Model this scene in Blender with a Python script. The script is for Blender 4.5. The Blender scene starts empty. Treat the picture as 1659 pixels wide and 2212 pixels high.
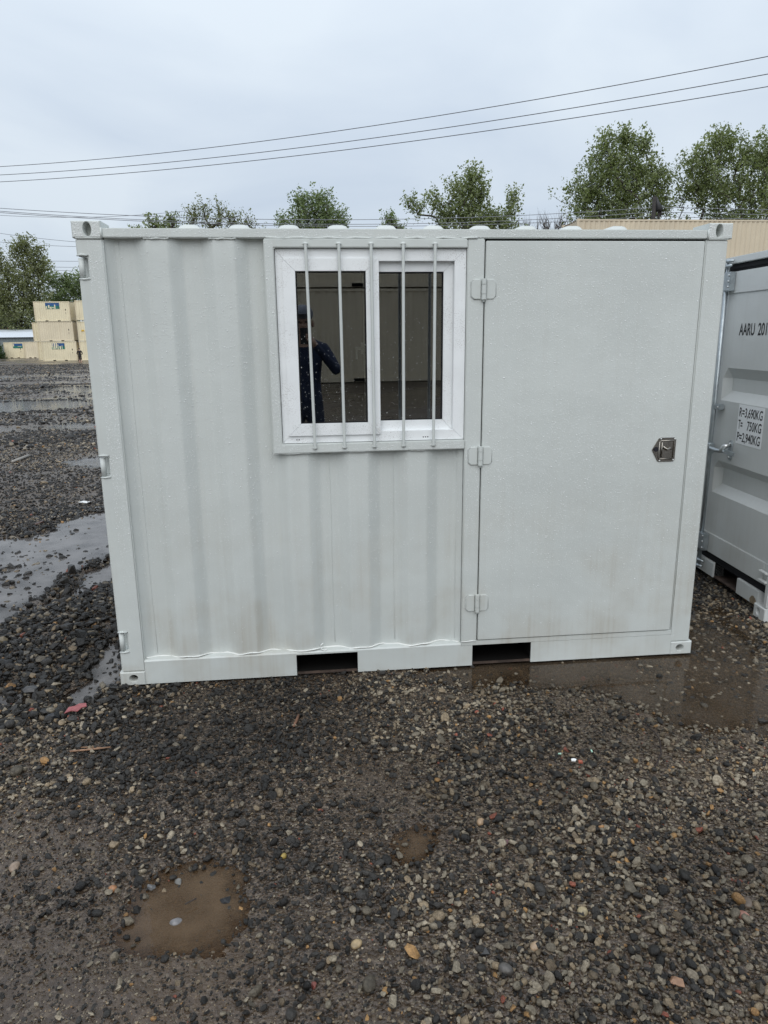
import bpy, bmesh, math, random
import numpy as np
from mathutils import Vector, Matrix

random.seed(7)
rng = np.random.default_rng(11)
scene = bpy.context.scene
col = scene.collection

# ------------------------------------------------------------------ camera
CP = np.array([-0.50696, -3.39056, 1.70261])
CR = np.array([0.99461164, -0.10306667, -0.01117799])
CU = np.array([0.0355474, 0.2377655, 0.97067191])
CF = np.array([0.09738618, 0.96583893, -0.24014808])
FPX = 1536.93                      # focal length in pixels of a 1659 x 2212 picture
cam_d = bpy.data.cameras.new('camera')
cam = bpy.data.objects.new('camera', cam_d)
col.objects.link(cam)
M = Matrix.Identity(4)
for i in range(3):
    M[i][0] = CR[i]; M[i][1] = CU[i]; M[i][2] = -CF[i]; M[i][3] = CP[i]
cam.matrix_world = M
cam_d.sensor_fit = 'VERTICAL'
cam_d.sensor_height = 34.6
cam_d.lens = FPX / 2212 * 34.6
cam_d.clip_start = 0.1
cam_d.clip_end = 3000
scene.camera = cam

# ------------------------------------------------------------------ world, sun, exposure
SUN_EL, SUN_AZ = math.radians(47), math.radians(193)   # high, behind the viewer
world = bpy.data.worlds.new('World')
scene.world = world
world.use_nodes = True
wn, wl = world.node_tree.nodes, world.node_tree.links
wn.clear()
w_out = wn.new('ShaderNodeOutputWorld')
w_bg = wn.new('ShaderNodeBackground')
w_bg.inputs['Strength'].default_value = 0.1
sky = wn.new('ShaderNodeTexSky')
sky.sky_type = 'NISHITA'
sky.sun_disc = False
sky.sun_elevation = SUN_EL
sky.sun_rotation = SUN_AZ
tc = wn.new('ShaderNodeTexCoord')
sep = wn.new('ShaderNodeSeparateXYZ')
wl.new(tc.outputs['Generated'], sep.inputs[0])
zabs = wn.new('ShaderNodeMath'); zabs.operation = 'MAXIMUM'; zabs.inputs[1].default_value = 0.0
wl.new(sep.outputs['Z'], zabs.inputs[0])
zadd = wn.new('ShaderNodeMath'); zadd.operation = 'ADD'; zadd.inputs[1].default_value = 0.22
wl.new(zabs.outputs[0], zadd.inputs[0])
cdiv = wn.new('ShaderNodeVectorMath'); cdiv.operation = 'SCALE'
inv = wn.new('ShaderNodeMath'); inv.operation = 'DIVIDE'; inv.inputs[0].default_value = 1.0
wl.new(zadd.outputs[0], inv.inputs[1])
wl.new(tc.outputs['Generated'], cdiv.inputs[0]); wl.new(inv.outputs[0], cdiv.inputs['Scale'])
cn = wn.new('ShaderNodeTexNoise')
cn.inputs['Scale'].default_value = 1.1; cn.inputs['Detail'].default_value = 5; cn.inputs['Roughness'].default_value = 0.5
cn.inputs['Distortion'].default_value = 0.5
wl.new(cdiv.outputs[0], cn.inputs['Vector'])
ramp = wn.new('ShaderNodeValToRGB')                       # soft grey-blue cloud deck
ramp.color_ramp.elements[0].position = 0.30; ramp.color_ramp.elements[0].color = (0.485, 0.560, 0.660, 1)
ramp.color_ramp.elements[1].position = 0.66; ramp.color_ramp.elements[1].color = (0.620, 0.688, 0.757, 1)
wl.new(cn.outputs['Fac'], ramp.inputs[0])
up = wn.new('ShaderNodeMath'); up.operation = 'MULTIPLY_ADD'   # overcast deck brightens gently to the zenith
up.inputs[1].default_value = 6.5; up.inputs[2].default_value = 9.4
wl.new(zabs.outputs[0], up.inputs[0])
cl = wn.new('ShaderNodeVectorMath'); cl.operation = 'SCALE'
wl.new(ramp.outputs[0], cl.inputs[0]); wl.new(up.outputs[0], cl.inputs['Scale'])
wmix = wn.new('ShaderNodeMixRGB'); wmix.inputs[0].default_value = 0.94
wl.new(sky.outputs[0], wmix.inputs[1]); wl.new(cl.outputs[0], wmix.inputs[2])
wl.new(wmix.outputs[0], w_bg.inputs[0]); wl.new(w_bg.outputs[0], w_out.inputs[0])

sun_d = bpy.data.lights.new('sun', 'SUN')
sun_d.energy = 1.5
sun_d.angle = math.radians(70)
sun_d.color = (1.0, 0.97, 0.93)
sun = bpy.data.objects.new('sun', sun_d)
col.objects.link(sun)
sd = Vector((math.sin(SUN_AZ) * math.cos(SUN_EL), math.cos(SUN_AZ) * math.cos(SUN_EL), math.sin(SUN_EL)))
sun.rotation_euler = sd.to_track_quat('Z', 'Y').to_euler()

vs = scene.view_settings
vs.view_transform = 'Standard'
vs.look = 'None'
vs.gamma = 1
vs.exposure = 0.18
vs.use_curve_mapping = False
scene.cycles.max_bounces = 8
scene.cycles.transparent_max_bounces = 16


def at(u, v, y):
    """point at depth y seen at picture position u, v (1659 x 2212)"""
    ray = CF + CR * (u - 829.5) / FPX - CU * (v - 1106) / FPX
    return CP + ray * ((y - CP[1]) / ray[1])


def ground_z(y):
    y = np.asarray(y, float)
    return np.where(y > 2, -0.0133 * (np.clip(y, 2, 82) - 2), np.where(y < -4, 0.0172 * (-4 - np.clip(y, -20, -4)), 0.0))


# ------------------------------------------------------------------ object helpers
def tag(o, label=None, cat=None, group=None, kind=None):
    if label: o['label'] = label
    if cat: o['category'] = cat
    if group: o['group'] = group
    if kind: o['kind'] = kind
    return o


def empty(name, loc, label, cat, group=None, rz=0.0):
    o = bpy.data.objects.new(name, None)
    col.objects.link(o)
    o.location = loc
    o.rotation_euler = (0, 0, rz)
    o.empty_display_size = 0.2
    return tag(o, label, cat, group)


def link_mesh(name, me, mats, parent=None):
    for m in (mats if isinstance(mats, (list, tuple)) else [mats]):
        me.materials.append(m)
    o = bpy.data.objects.new(name, me)
    col.objects.link(o)
    if parent: o.parent = parent
    return o


class MB:
    """collects boxes, tubes, prisms into one mesh"""
    def __init__(self):
        self.bm = bmesh.new()

    def box(self, x0, x1, y0, y1, z0, z1):
        v = [self.bm.verts.new(c) for c in ((x0, y0, z0), (x1, y0, z0), (x1, y1, z0), (x0, y1, z0),
                                            (x0, y0, z1), (x1, y0, z1), (x1, y1, z1), (x0, y1, z1))]
        for f in ((3, 2, 1, 0), (4, 5, 6, 7), (0, 1, 5, 4), (1, 2, 6, 5), (2, 3, 7, 6), (3, 0, 4, 7)):
            self.bm.faces.new([v[i] for i in f])
        return self

    def prism(self, pts, y0, y1):
        """polygon pts (x,z), counter-clockwise seen from -y, extruded from y0 to y1"""
        a = [self.bm.verts.new((x, y0, z)) for x, z in pts]
        b = [self.bm.verts.new((x, y1, z)) for x, z in pts]
        self.bm.faces.new(a)
        self.bm.faces.new(b[::-1])
        n = len(pts)
        for i in range(n):
            j = (i + 1) % n
            self.bm.faces.new([a[j], a[i], b[i], b[j]])
        return self

    def tube(self, path, r, n=8, cap=True):
        path = [Vector(p) for p in path]
        rings = []
        rr = r if isinstance(r, (list, tuple)) else [r] * len(path)
        ref = None
        for i, p in enumerate(path):
            d = (path[min(i + 1, len(path) - 1)] - path[max(i - 1, 0)]).normalized()
            if ref is None or abs(ref.dot(d)) > 0.95:
                ref = Vector((0, 0, 1)) if abs(d.z) < 0.9 else Vector((1, 0, 0))
            a = d.cross(ref).normalized(); b = a.cross(d).normalized()
            rings.append([self.bm.verts.new(p + (a * math.cos(t) + b * math.sin(t)) * rr[i]) for t in [2 * math.pi * k / n for k in range(n)]])
        for q, s in zip(rings, rings[1:]):
            for k in range(n):
                self.bm.faces.new([q[k], q[(k + 1) % n], s[(k + 1) % n], s[k]])
        if cap:
            self.bm.faces.new(rings[0][::-1]); self.bm.faces.new(rings[-1])
        return self

    def grid(self, P, flip=False):
        """P[i][j] = point"""
        V = [[self.bm.verts.new(p) for p in row] for row in P]
        for i in range(len(V) - 1):
            for j in range(len(V[0]) - 1):
                f = [V[i][j], V[i + 1][j], V[i + 1][j + 1], V[i][j + 1]]
                self.bm.faces.new(f[::-1] if flip else f)
        return self

    def blob(self, c, r, sub=1, seed=None, jitter=0.0):
        m = Matrix.Translation(c) @ Matrix.Diagonal((r[0], r[1], r[2], 1))
        res = bmesh.ops.create_icosphere(self.bm, subdivisions=sub, radius=1, matrix=m)
        if jitter:
            rr = random.Random(seed)
            for v in res['verts']:
                v.co = Vector(c) + (v.co - Vector(c)) * (1 + rr.uniform(-jitter, jitter))
        return self

    def build(self, name, m, parent=None, bevel=0.0, smooth=False, seg=2):
        bmesh.ops.recalc_face_normals(self.bm, faces=self.bm.faces)
        if bevel:
            bmesh.ops.bevel(self.bm, geom=[e for e in self.bm.edges if e.is_manifold and e.calc_face_angle(0) > 0.6],
                            offset=bevel, segments=seg, affect='EDGES', clamp_overlap=True)
        me = bpy.data.meshes.new(name)
        self.bm.to_mesh(me); self.bm.free()
        if smooth:
            me.shade_smooth()
        elif bevel:
            me.shade_smooth(); me.set_sharp_from_angle(angle=0.7)
        return link_mesh(name, me, m, parent)


def box_part(name, m, parent, x0, x1, y0, y1, z0, z1, bevel=0.0):
    return MB().box(x0, x1, y0, y1, z0, z1).build(name, m, parent, bevel)


def copy_tree(o, parent=None):
    c = o.copy(); col.objects.link(c); c.parent = parent
    for ch in o.children: copy_tree(ch, c)
    return c


# ------------------------------------------------------------------ materials
def new_mat(name):
    m = bpy.data.materials.new(name); m.use_nodes = True
    nt = m.node_tree; b = nt.nodes['Principled BSDF']
    return m, nt, b


def N(nt, t, **kw):
    n = nt.nodes.new(t)
    for k, v in kw.items():
        if k in n.inputs: n.inputs[k].default_value = v
        else: setattr(n, k, v)
    return n


def mixc(nt, fac, a, b, mode='MIX'):
    n = nt.nodes.new('ShaderNodeMixRGB'); n.blend_type = mode
    for i, x in ((0, fac), (1, a), (2, b)):
        if isinstance(x, (int, float)): n.inputs[i].default_value = x
        elif isinstance(x, tuple): n.inputs[i].default_value = (*x, 1)
        else: nt.links.new(x, n.inputs[i])
    return n.outputs[0]


def math_(nt, op, a, b=0.0, clamp=False):
    n = nt.nodes.new('ShaderNodeMath'); n.operation = op; n.use_clamp = clamp
    for i, x in ((0, a), (1, b)):
        if isinstance(x, (int, float)): n.inputs[i].default_value = x
        else: nt.links.new(x, n.inputs[i])
    return n.outputs[0]


def rampf(nt, x, lo, hi):
    n = nt.nodes.new('ShaderNodeMapRange'); n.interpolation_type = 'SMOOTHSTEP'
    nt.links.new(x, n.inputs[0]); n.inputs[1].default_value = lo; n.inputs[2].default_value = hi
    return n.outputs[0]


def plain(name, c, rough=0.5, metal=0.0, var=0.08, nscale=6.0, bump=0.0, bscale=200.0, spec=0.5):
    m, nt, b = new_mat(name)
    g = N(nt, 'ShaderNodeNewGeometry')
    no = N(nt, 'ShaderNodeTexNoise', Scale=nscale, Detail=5.0)
    nt.links.new(g.outputs['Position'], no.inputs['Vector'])
    f = rampf(nt, no.outputs['Fac'], 0.3, 0.7)
    lo = tuple(x * (1 - var) for x in c); hi = tuple(min(1, x * (1 + var)) for x in c)
    nt.links.new(mixc(nt, f, lo, hi), b.inputs['Base Color'])
    b.inputs['Roughness'].default_value = rough
    b.inputs['Metallic'].default_value = metal
    b.inputs['Specular IOR Level'].default_value = spec
    if bump:
        bn = N(nt, 'ShaderNodeTexNoise', Scale=bscale, Detail=2.0)
        nt.links.new(g.outputs['Position'], bn.inputs['Vector'])
        bp = N(nt, 'ShaderNodeBump', Strength=bump, Distance=0.002)
        nt.links.new(bn.outputs['Fac'], bp.inputs['Height'])
        nt.links.new(bp.outputs[0], b.inputs['Normal'])
    return m


def paint(name, c, dirt=(0.36, 0.32, 0.25), dirt_amt=0.5, rough=0.38, top=1.0, wet=0.35):
    """sprayed container paint: orange peel, faint patches, rain runs and road splash low down"""
    m, nt, b = new_mat(name)
    g = N(nt, 'ShaderNodeNewGeometry')
    big = N(nt, 'ShaderNodeTexNoise', Scale=1.7, Detail=4.0)
    nt.links.new(g.outputs['Position'], big.inputs['Vector'])
    base = mixc(nt, rampf(nt, big.outputs['Fac'], 0.3, 0.7), tuple(x * 0.95 for x in c), tuple(x * 1.03 for x in c))
    mp = N(nt, 'ShaderNodeMapping'); mp.inputs['Scale'].default_value = (38, 38, 1.1)
    nt.links.new(g.outputs['Position'], mp.inputs['Vector'])
    st = N(nt, 'ShaderNodeTexNoise', Scale=1.0, Detail=6.0, Roughness=0.6)
    nt.links.new(mp.outputs[0], st.inputs['Vector'])
    runs = rampf(nt, st.outputs['Fac'], 0.42, 0.75)
    sp = N(nt, 'ShaderNodeSeparateXYZ'); nt.links.new(g.outputs['Position'], sp.inputs[0])
    low = math_(nt, 'SUBTRACT', 1.0, rampf(nt, sp.outputs['Z'], 0.12, top))
    speck = N(nt, 'ShaderNodeTexNoise', Scale=60.0, Detail=6.0, Roughness=0.75)
    nt.links.new(g.outputs['Position'], speck.inputs['Vector'])
    patch = N(nt, 'ShaderNodeTexNoise', Scale=3.2, Detail=4.0)
    nt.links.new(g.outputs['Position'], patch.inputs['Vector'])
    pm = rampf(nt, patch.outputs['Fac'], 0.40, 0.68)
    d1 = math_(nt, 'MULTIPLY', math_(nt, 'MULTIPLY', low, pm), math_(nt, 'MULTIPLY_ADD', runs, 0.35), True)
    nt.nodes[-1].inputs[2].default_value = 0.4
    amt = math_(nt, 'ADD', math_(nt, 'MULTIPLY', d1, dirt_amt), math_(nt, 'MULTIPLY', runs, 0.06))
    amt = math_(nt, 'ADD', amt, math_(nt, 'MULTIPLY', rampf(nt, speck.outputs['Fac'], 0.66, 0.8), 0.10), True)
    nt.links.new(mixc(nt, amt, base, dirt), b.inputs['Base Color'])
    nt.links.new(math_(nt, 'MULTIPLY_ADD', amt, 0.4), b.inputs['Roughness'])
    nt.nodes[-1].inputs[2].default_value = rough
    b.inputs['Specular IOR Level'].default_value = wet
    peel = N(nt, 'ShaderNodeTexNoise', Scale=170.0, Detail=2.0)
    nt.links.new(g.outputs['Position'], peel.inputs['Vector'])
    wob = N(nt, 'ShaderNodeTexNoise', Scale=5.0, Detail=2.0)
    nt.links.new(g.outputs['Position'], wob.inputs['Vector'])
    b1 = N(nt, 'ShaderNodeBump', Strength=0.25, Distance=0.0025); nt.links.new(peel.outputs['Fac'], b1.inputs['Height'])
    b2 = N(nt, 'ShaderNodeBump', Strength=0.25, Distance=0.02); nt.links.new(wob.outputs['Fac'], b2.inputs['Height'])
    nt.links.new(b1.outputs[0], b2.inputs['Normal']); nt.links.new(b2.outputs[0], b.inputs['Normal'])
    return m


def cream_paint(name, c, streak=(0.38, 0.27, 0.15), amt=0.35):
    m, nt, b = new_mat(name)
    g = N(nt, 'ShaderNodeNewGeometry')
    mp = N(nt, 'ShaderNodeMapping'); mp.inputs['Scale'].default_value = (3.0, 3.0, 0.25)
    nt.links.new(g.outputs['Position'], mp.inputs['Vector'])
    st = N(nt, 'ShaderNodeTexNoise', Scale=1.0, Detail=6.0, Roughness=0.65); nt.links.new(mp.outputs[0], st.inputs['Vector'])
    big = N(nt, 'ShaderNodeTexNoise', Scale=0.5, Detail=4.0); nt.links.new(g.outputs['Position'], big.inputs['Vector'])
    base = mixc(nt, rampf(nt, big.outputs['Fac'], 0.3, 0.7), tuple(x * 0.92 for x in c), tuple(min(1, x * 1.04) for x in c))
    f = math_(nt, 'MULTIPLY', rampf(nt, st.outputs['Fac'], 0.48, 0.8), amt)
    nt.links.new(mixc(nt, f, base, streak), b.inputs['Base Color'])
    b.inputs['Roughness'].default_value = 0.5
    return m


P_MAIN = paint('light_grey_paint', (0.566, 0.594, 0.573), top=1.15, dirt_amt=0.60)
P_SIDE = paint('cool_grey_paint', (0.585, 0.60, 0.59), dirt_amt=0.3)
P_BEAD = plain('white_sealant', (0.74, 0.75, 0.72), 0.45, var=0.05, bump=0.3, bscale=90)
VINYL = plain('white_vinyl', (0.80, 0.82, 0.825), 0.32, var=0.03, nscale=9)
nt_ = VINYL.node_tree; b_ = nt_.nodes['Principled BSDF']           # gritty rain-splash speckle on the frame
g_ = N(nt_, 'ShaderNodeNewGeometry')
s1_ = N(nt_, 'ShaderNodeTexNoise', Scale=230.0, Detail=3.0, Roughness=0.6); nt_.links.new(g_.outputs['Position'], s1_.inputs['Vector'])
s2_ = N(nt_, 'ShaderNodeTexNoise', Scale=6.0, Detail=3.0); nt_.links.new(g_.outputs['Position'], s2_.inputs['Vector'])
f_ = math_(nt_, 'MULTIPLY', rampf(nt_, s1_.outputs['Fac'], 0.52, 0.68), rampf(nt_, s2_.outputs['Fac'], 0.42, 0.62))
src = b_.inputs['Base Color'].links[0].from_socket
nt_.links.new(mixc(nt_, math_(nt_, 'MULTIPLY', f_, 0.55), src, (0.34, 0.31, 0.29)), b_.inputs['Base Color'])
RUBBER = plain('black_rubber', (0.012, 0.012, 0.014), 0.75, var=0.2, spec=0.2)
DARK = plain('recess_shade_black', (0.006, 0.0055, 0.005), 0.9, var=0.2, spec=0.1)  # near-black colour stands in for the shade inside openings and gaps
RUST = plain('rusty_steel', (0.06, 0.04, 0.03), 0.75, var=0.5, nscale=14, bump=0.5, bscale=60)
STEEL = plain('stainless_steel', (0.30, 0.28, 0.25), 0.20, 1.0, var=0.1, nscale=30)
ZINC = plain('zinc_plated_steel', (0.44, 0.48, 0.50), 0.42, 0.8, var=0.12, nscale=25)
BOLT = plain('bolt_steel', (0.62, 0.63, 0.62), 0.3, 0.9, var=0.1, nscale=40)
INTERIOR = plain('interior_lining', (0.20, 0.185, 0.17), 0.8, var=0.1)
BLACKP = plain('black_plastic', (0.012, 0.012, 0.016), 0.35, var=0.2)
INK = plain('black_print', (0.012, 0.012, 0.014), 0.5, var=0.1)
STICKER = plain('white_sticker', (0.84, 0.85, 0.86), 0.4, var=0.03)
MUD = plain('dried_mud', (0.22, 0.17, 0.11), 0.9, var=0.25, nscale=40, bump=0.5, bscale=120)
CREAM = cream_paint('cream_paint', (0.76, 0.675, 0.475))
CREAM2 = cream_paint('pale_cream_paint', (0.72, 0.63, 0.46), amt=0.2)
TAN = cream_paint('tan_paint', (0.62, 0.53, 0.39), (0.38, 0.26, 0.15), 0.5)
CREAM_FRAME = cream_paint('cream_frame_paint', (0.66, 0.57, 0.40), amt=0.5)

m_, nt_, b_ = new_mat('tinted_glass')
for n in list(nt_.nodes):
    if n.type != 'OUTPUT_MATERIAL': nt_.nodes.remove(n)
fr = N(nt_, 'ShaderNodeFresnel', IOR=2.35)
tr = N(nt_, 'ShaderNodeBsdfTransparent'); tr.inputs[0].default_value = (0.62, 0.64, 0.62, 1)
gl = N(nt_, 'ShaderNodeBsdfGlossy', Roughness=0.008); gl.inputs[0].default_value = (0.95, 0.96, 1, 1)
mx = N(nt_, 'ShaderNodeMixShader')
nt_.links.new(fr.outputs[0], mx.inputs[0]); nt_.links.new(tr.outputs[0], mx.inputs[1]); nt_.links.new(gl.outputs[0], mx.inputs[2])
nt_.links.new(mx.outputs[0], nt_.nodes['Material Output'].inputs[0])
GLASS = m_

DROP, nt_, b_ = new_mat('rain_drop')
b_.inputs['Base Color'].default_value = (0.69, 0.71, 0.70, 1)  # opaque pale base colour carries the drops' highlights
b_.inputs['Roughness'].default_value = 0.04
b_.inputs['Specular IOR Level'].default_value = 0.7
b_.inputs['Transmission Weight'].default_value = 0.0


def water(name, turb, mud, tint, ripple=0.06):
    m, nt, b = new_mat(name)
    nt.nodes.remove(b)
    g = N(nt, 'ShaderNodeNewGeometry')
    no = N(nt, 'ShaderNodeTexNoise', Scale=28.0, Detail=3.0); nt.links.new(g.outputs['Position'], no.inputs['Vector'])
    bp = N(nt, 'ShaderNodeBump', Strength=ripple, Distance=0.01); nt.links.new(no.outputs['Fac'], bp.inputs['Height'])
    f = N(nt, 'ShaderNodeFresnel', IOR=1.34); nt.links.new(bp.outputs[0], f.inputs['Normal'])
    t = N(nt, 'ShaderNodeBsdfTransparent'); t.inputs[0].default_value = (*tint, 1)
    d = N(nt, 'ShaderNodeBsdfDiffuse'); d.inputs[0].default_value = (*mud, 1)
    g1 = N(nt, 'ShaderNodeBsdfGlossy', Roughness=0.015); nt.links.new(bp.outputs[0], g1.inputs['Normal'])
    cl_ = N(nt, 'ShaderNodeTexNoise', Scale=4.0, Detail=4.0); nt.links.new(g.outputs['Position'], cl_.inputs['Vector'])
    da = N(nt, 'ShaderNodeAttribute'); da.attribute_name = 'depth'      # murkier where deeper
    tf = math_(nt, 'MULTIPLY', rampf(nt, cl_.outputs['Fac'], 0.0, 0.7), turb * 1.45, True)
    tf = math_(nt, 'MULTIPLY', tf, da.outputs['Fac'], True)
    a = N(nt, 'ShaderNodeMixShader'); nt.links.new(tf, a.inputs[0])
    nt.links.new(t.outputs[0], a.inputs[1]); nt.links.new(d.outputs[0], a.inputs[2])
    c = N(nt, 'ShaderNodeMixShader'); nt.links.new(f.outputs[0], c.inputs[0])
    nt.links.new(a.outputs[0], c.inputs[1]); nt.links.new(g1.outputs[0], c.inputs[2])
    nt.links.new(c.outputs[0], nt.nodes['Material Output'].inputs[0])
    return m


W_BROWN = water('muddy_water', 0.66, (0.150, 0.100, 0.060), (0.80, 0.66, 0.50))
W_CLEAR = water('shallow_water', 0.30, (0.115, 0.085, 0.058), (0.84, 0.74, 0.61))
W_FAR = water('rain_rippled_water', 0.55, (0.19, 0.18, 0.175), (0.6, 0.55, 0.5), 0.55)
W_GREY = water('grey_water', 0.62, (0.190, 0.178, 0.170), (0.6, 0.55, 0.5))

# ground: wet crushed-rock fines
GROUND, nt_, b_ = new_mat('wet_gravel_ground')
g_ = N(nt_, 'ShaderNodeNewGeometry')
vo = N(nt_, 'ShaderNodeTexVoronoi', Scale=95.0); nt_.links.new(g_.outputs['Position'], vo.inputs['Vector'])
vo2 = N(nt_, 'ShaderNodeTexVoronoi', Scale=34.0); nt_.links.new(g_.outputs['Position'], vo2.inputs['Vector'])
zone = N(nt_, 'ShaderNodeTexNoise', Scale=1.3, Detail=5.0); nt_.links.new(g_.outputs['Position'], zone.inputs['Vector'])
far = N(nt_, 'ShaderNodeTexNoise', Scale=0.28, Detail=6.0, Roughness=0.6); nt_.links.new(g_.outputs['Position'], far.inputs['Vector'])
sh = N(nt_, 'ShaderNodeSeparateColor'); nt_.links.new(vo.outputs['Color'], sh.inputs[0])
cr = N(nt_, 'ShaderNodeValToRGB')
e = cr.color_ramp.elements
e[0].position = 0.0; e[0].color = (0.024, 0.018, 0.013, 1)
e[1].position = 1.0; e[1].color = (0.24, 0.20, 0.15, 1)
for p_, c_ in ((0.45, (0.046, 0.034, 0.024, 1)), (0.75, (0.092, 0.068, 0.047, 1)), (0.93, (0.16, 0.123, 0.086, 1))):
    k_ = e.new(p_); k_.color = c_
nt_.links.new(sh.outputs[0], cr.inputs[0])
mudc = mixc(nt_, rampf(nt_, zone.outputs['Fac'], 0.35, 0.65), (0.054, 0.035, 0.022), (0.090, 0.059, 0.036))
ma = N(nt_, 'ShaderNodeAttribute'); ma.attribute_name = 'mud'
gm = math_(nt_, 'MULTIPLY_ADD', ma.outputs['Fac'], -0.34); nt_.nodes[-1].inputs[2].default_value = 0.66
nt_.links.new(mixc(nt_, gm, mudc, cr.outputs[0]), b_.inputs['Base Color'])
fa = N(nt_, 'ShaderNodeAttribute'); fa.attribute_name = 'yard'
film = math_(nt_, 'MULTIPLY', rampf(nt_, far.outputs['Fac'], 0.46, 0.56), fa.outputs['Fac'])
wetf = rampf(nt_, far.outputs['Fac'], 0.36, 0.52)
ro = math_(nt_, 'MULTIPLY_ADD', wetf, -0.22); nt_.nodes[-1].inputs[2].default_value = 0.46
ro = math_(nt_, 'SUBTRACT', ro, math_(nt_, 'MULTIPLY', ma.outputs['Fac'], 0.24), True)
ro = math_(nt_, 'ADD', ro, math_(nt_, 'MULTIPLY', fa.outputs['Fac'], 0.10), True)
ro = math_(nt_, 'SUBTRACT', ro, math_(nt_, 'MULTIPLY', film, 0.20), True)
nt_.links.new(ro, b_.inputs['Roughness'])
bst = math_(nt_, 'MULTIPLY_ADD', ma.outputs['Fac'], -0.52); nt_.nodes[-1].inputs[2].default_value = 0.80
bb = N(nt_, 'ShaderNodeBump', Strength=0.75, Distance=0.007, invert=True); nt_.links.new(vo.outputs['Distance'], bb.inputs['Height'])
bst = math_(nt_, 'SUBTRACT', bst, math_(nt_, 'MULTIPLY', film, 0.40), True)
nt_.links.new(bst, bb.inputs['Strength'])
bb2 = N(nt_, 'ShaderNodeBump', Strength=0.5, Distance=0.016, invert=True); nt_.links.new(vo2.outputs['Distance'], bb2.inputs['Height'])
nt_.links.new(math_(nt_, 'MULTIPLY', bst, 0.6), bb2.inputs['Strength'])
b3s = math_(nt_, 'MULTIPLY_ADD', film, -0.26); nt_.nodes[-1].inputs[2].default_value = 0.40
vo3 = N(nt_, 'ShaderNodeTexNoise', Scale=5.0, Detail=6.0, Roughness=0.7); nt_.links.new(g_.outputs['Position'], vo3.inputs['Vector'])
bb3 = N(nt_, 'ShaderNodeBump', Strength=0.35, Distance=0.12); nt_.links.new(b3s, bb3.inputs['Strength']); nt_.links.new(vo3.outputs['Fac'], bb3.inputs['Height'])
nt_.links.new(bb3.outputs[0], bb.inputs['Normal'])
nt_.links.new(bb.outputs[0], bb2.inputs['Normal']); nt_.links.new(bb2.outputs[0], b_.inputs['Normal'])

STONE, nt_, b_ = new_mat('wet_stone')
at_ = N(nt_, 'ShaderNodeAttribute'); at_.attribute_type = 'INSTANCER'; at_.attribute_name = 'col'
g_ = N(nt_, 'ShaderNodeTexCoord')
no_ = N(nt_, 'ShaderNodeTexNoise', Scale=2.4, Detail=6.0, Roughness=0.8); nt_.links.new(g_.outputs['Object'], no_.inputs['Vector'])
cc_ = mixc(nt_, rampf(nt_, no_.outputs['Fac'], 0.25, 0.75), (0.42, 0.40, 0.37), (1.5, 1.5, 1.48))
nt_.links.new(mixc(nt_, 1.0, at_.outputs['Color'], cc_, 'MULTIPLY'), b_.inputs['Base Color'])
b_.inputs['Roughness'].default_value = 0.33
b_.inputs['Specular IOR Level'].default_value = 0.36
bp_ = N(nt_, 'ShaderNodeBump', Strength=0.4, Distance=0.08); nt_.links.new(no_.outputs['Fac'], bp_.inputs['Height'])
nt_.links.new(bp_.outputs[0], b_.inputs['Normal'])


# ------------------------------------------------------------------ numpy noise
def vnoise(x, y, seed=0):
    xi = np.floor(x).astype(np.int64); yi = np.floor(y).astype(np.int64)
    fx = x - xi; fy = y - yi
    fx = fx * fx * (3 - 2 * fx); fy = fy * fy * (3 - 2 * fy)
    def h(a, b):
        n = (a * 374761393 + b * 668265263 + seed * 974634777) & 0xFFFFFFFF
        n = ((n ^ (n >> 13)) * 1274126177) & 0xFFFFFFFF
        return ((n ^ (n >> 16)) & 0xFFFF) / 65535.0
    return (h(xi, yi) * (1 - fx) + h(xi + 1, yi) * fx) * (1 - fy) + (h(xi, yi + 1) * (1 - fx) + h(xi + 1, yi + 1) * fx) * fy


def fbm(x, y, seed=0, o=4):
    s = 0; a = 0.5; t = 0
    for i in range(o):
        s = s + a * vnoise(x * 2 ** i, y * 2 ** i, seed + i); t += a; a *= 0.5
    return s / t


def poly_sdf(px, py, poly):
    """negative inside"""
    d = np.full(px.shape, 1e9); inside = np.zeros(px.shape, bool)
    n = len(poly)
    for i in range(n):
        ax, ay = poly[i]; bx, by = poly[(i + 1) % n]
        ex, ey = bx - ax, by - ay
        wx, wy = px - ax, py - ay
        t = np.clip((wx * ex + wy * ey) / (ex * ex + ey * ey), 0, 1)
        d = np.minimum(d, (wx - ex * t) ** 2 + (wy - ey * t) ** 2)
        c = (ay > py) != (by > py)
        with np.errstate(divide='ignore', invalid='ignore'):
            xi = ex * (py - ay) / (ey if ey else 1e-12) + ax
        inside ^= c & (px < xi)
    d = np.sqrt(d)
    return np.where(inside, -d, d)


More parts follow.
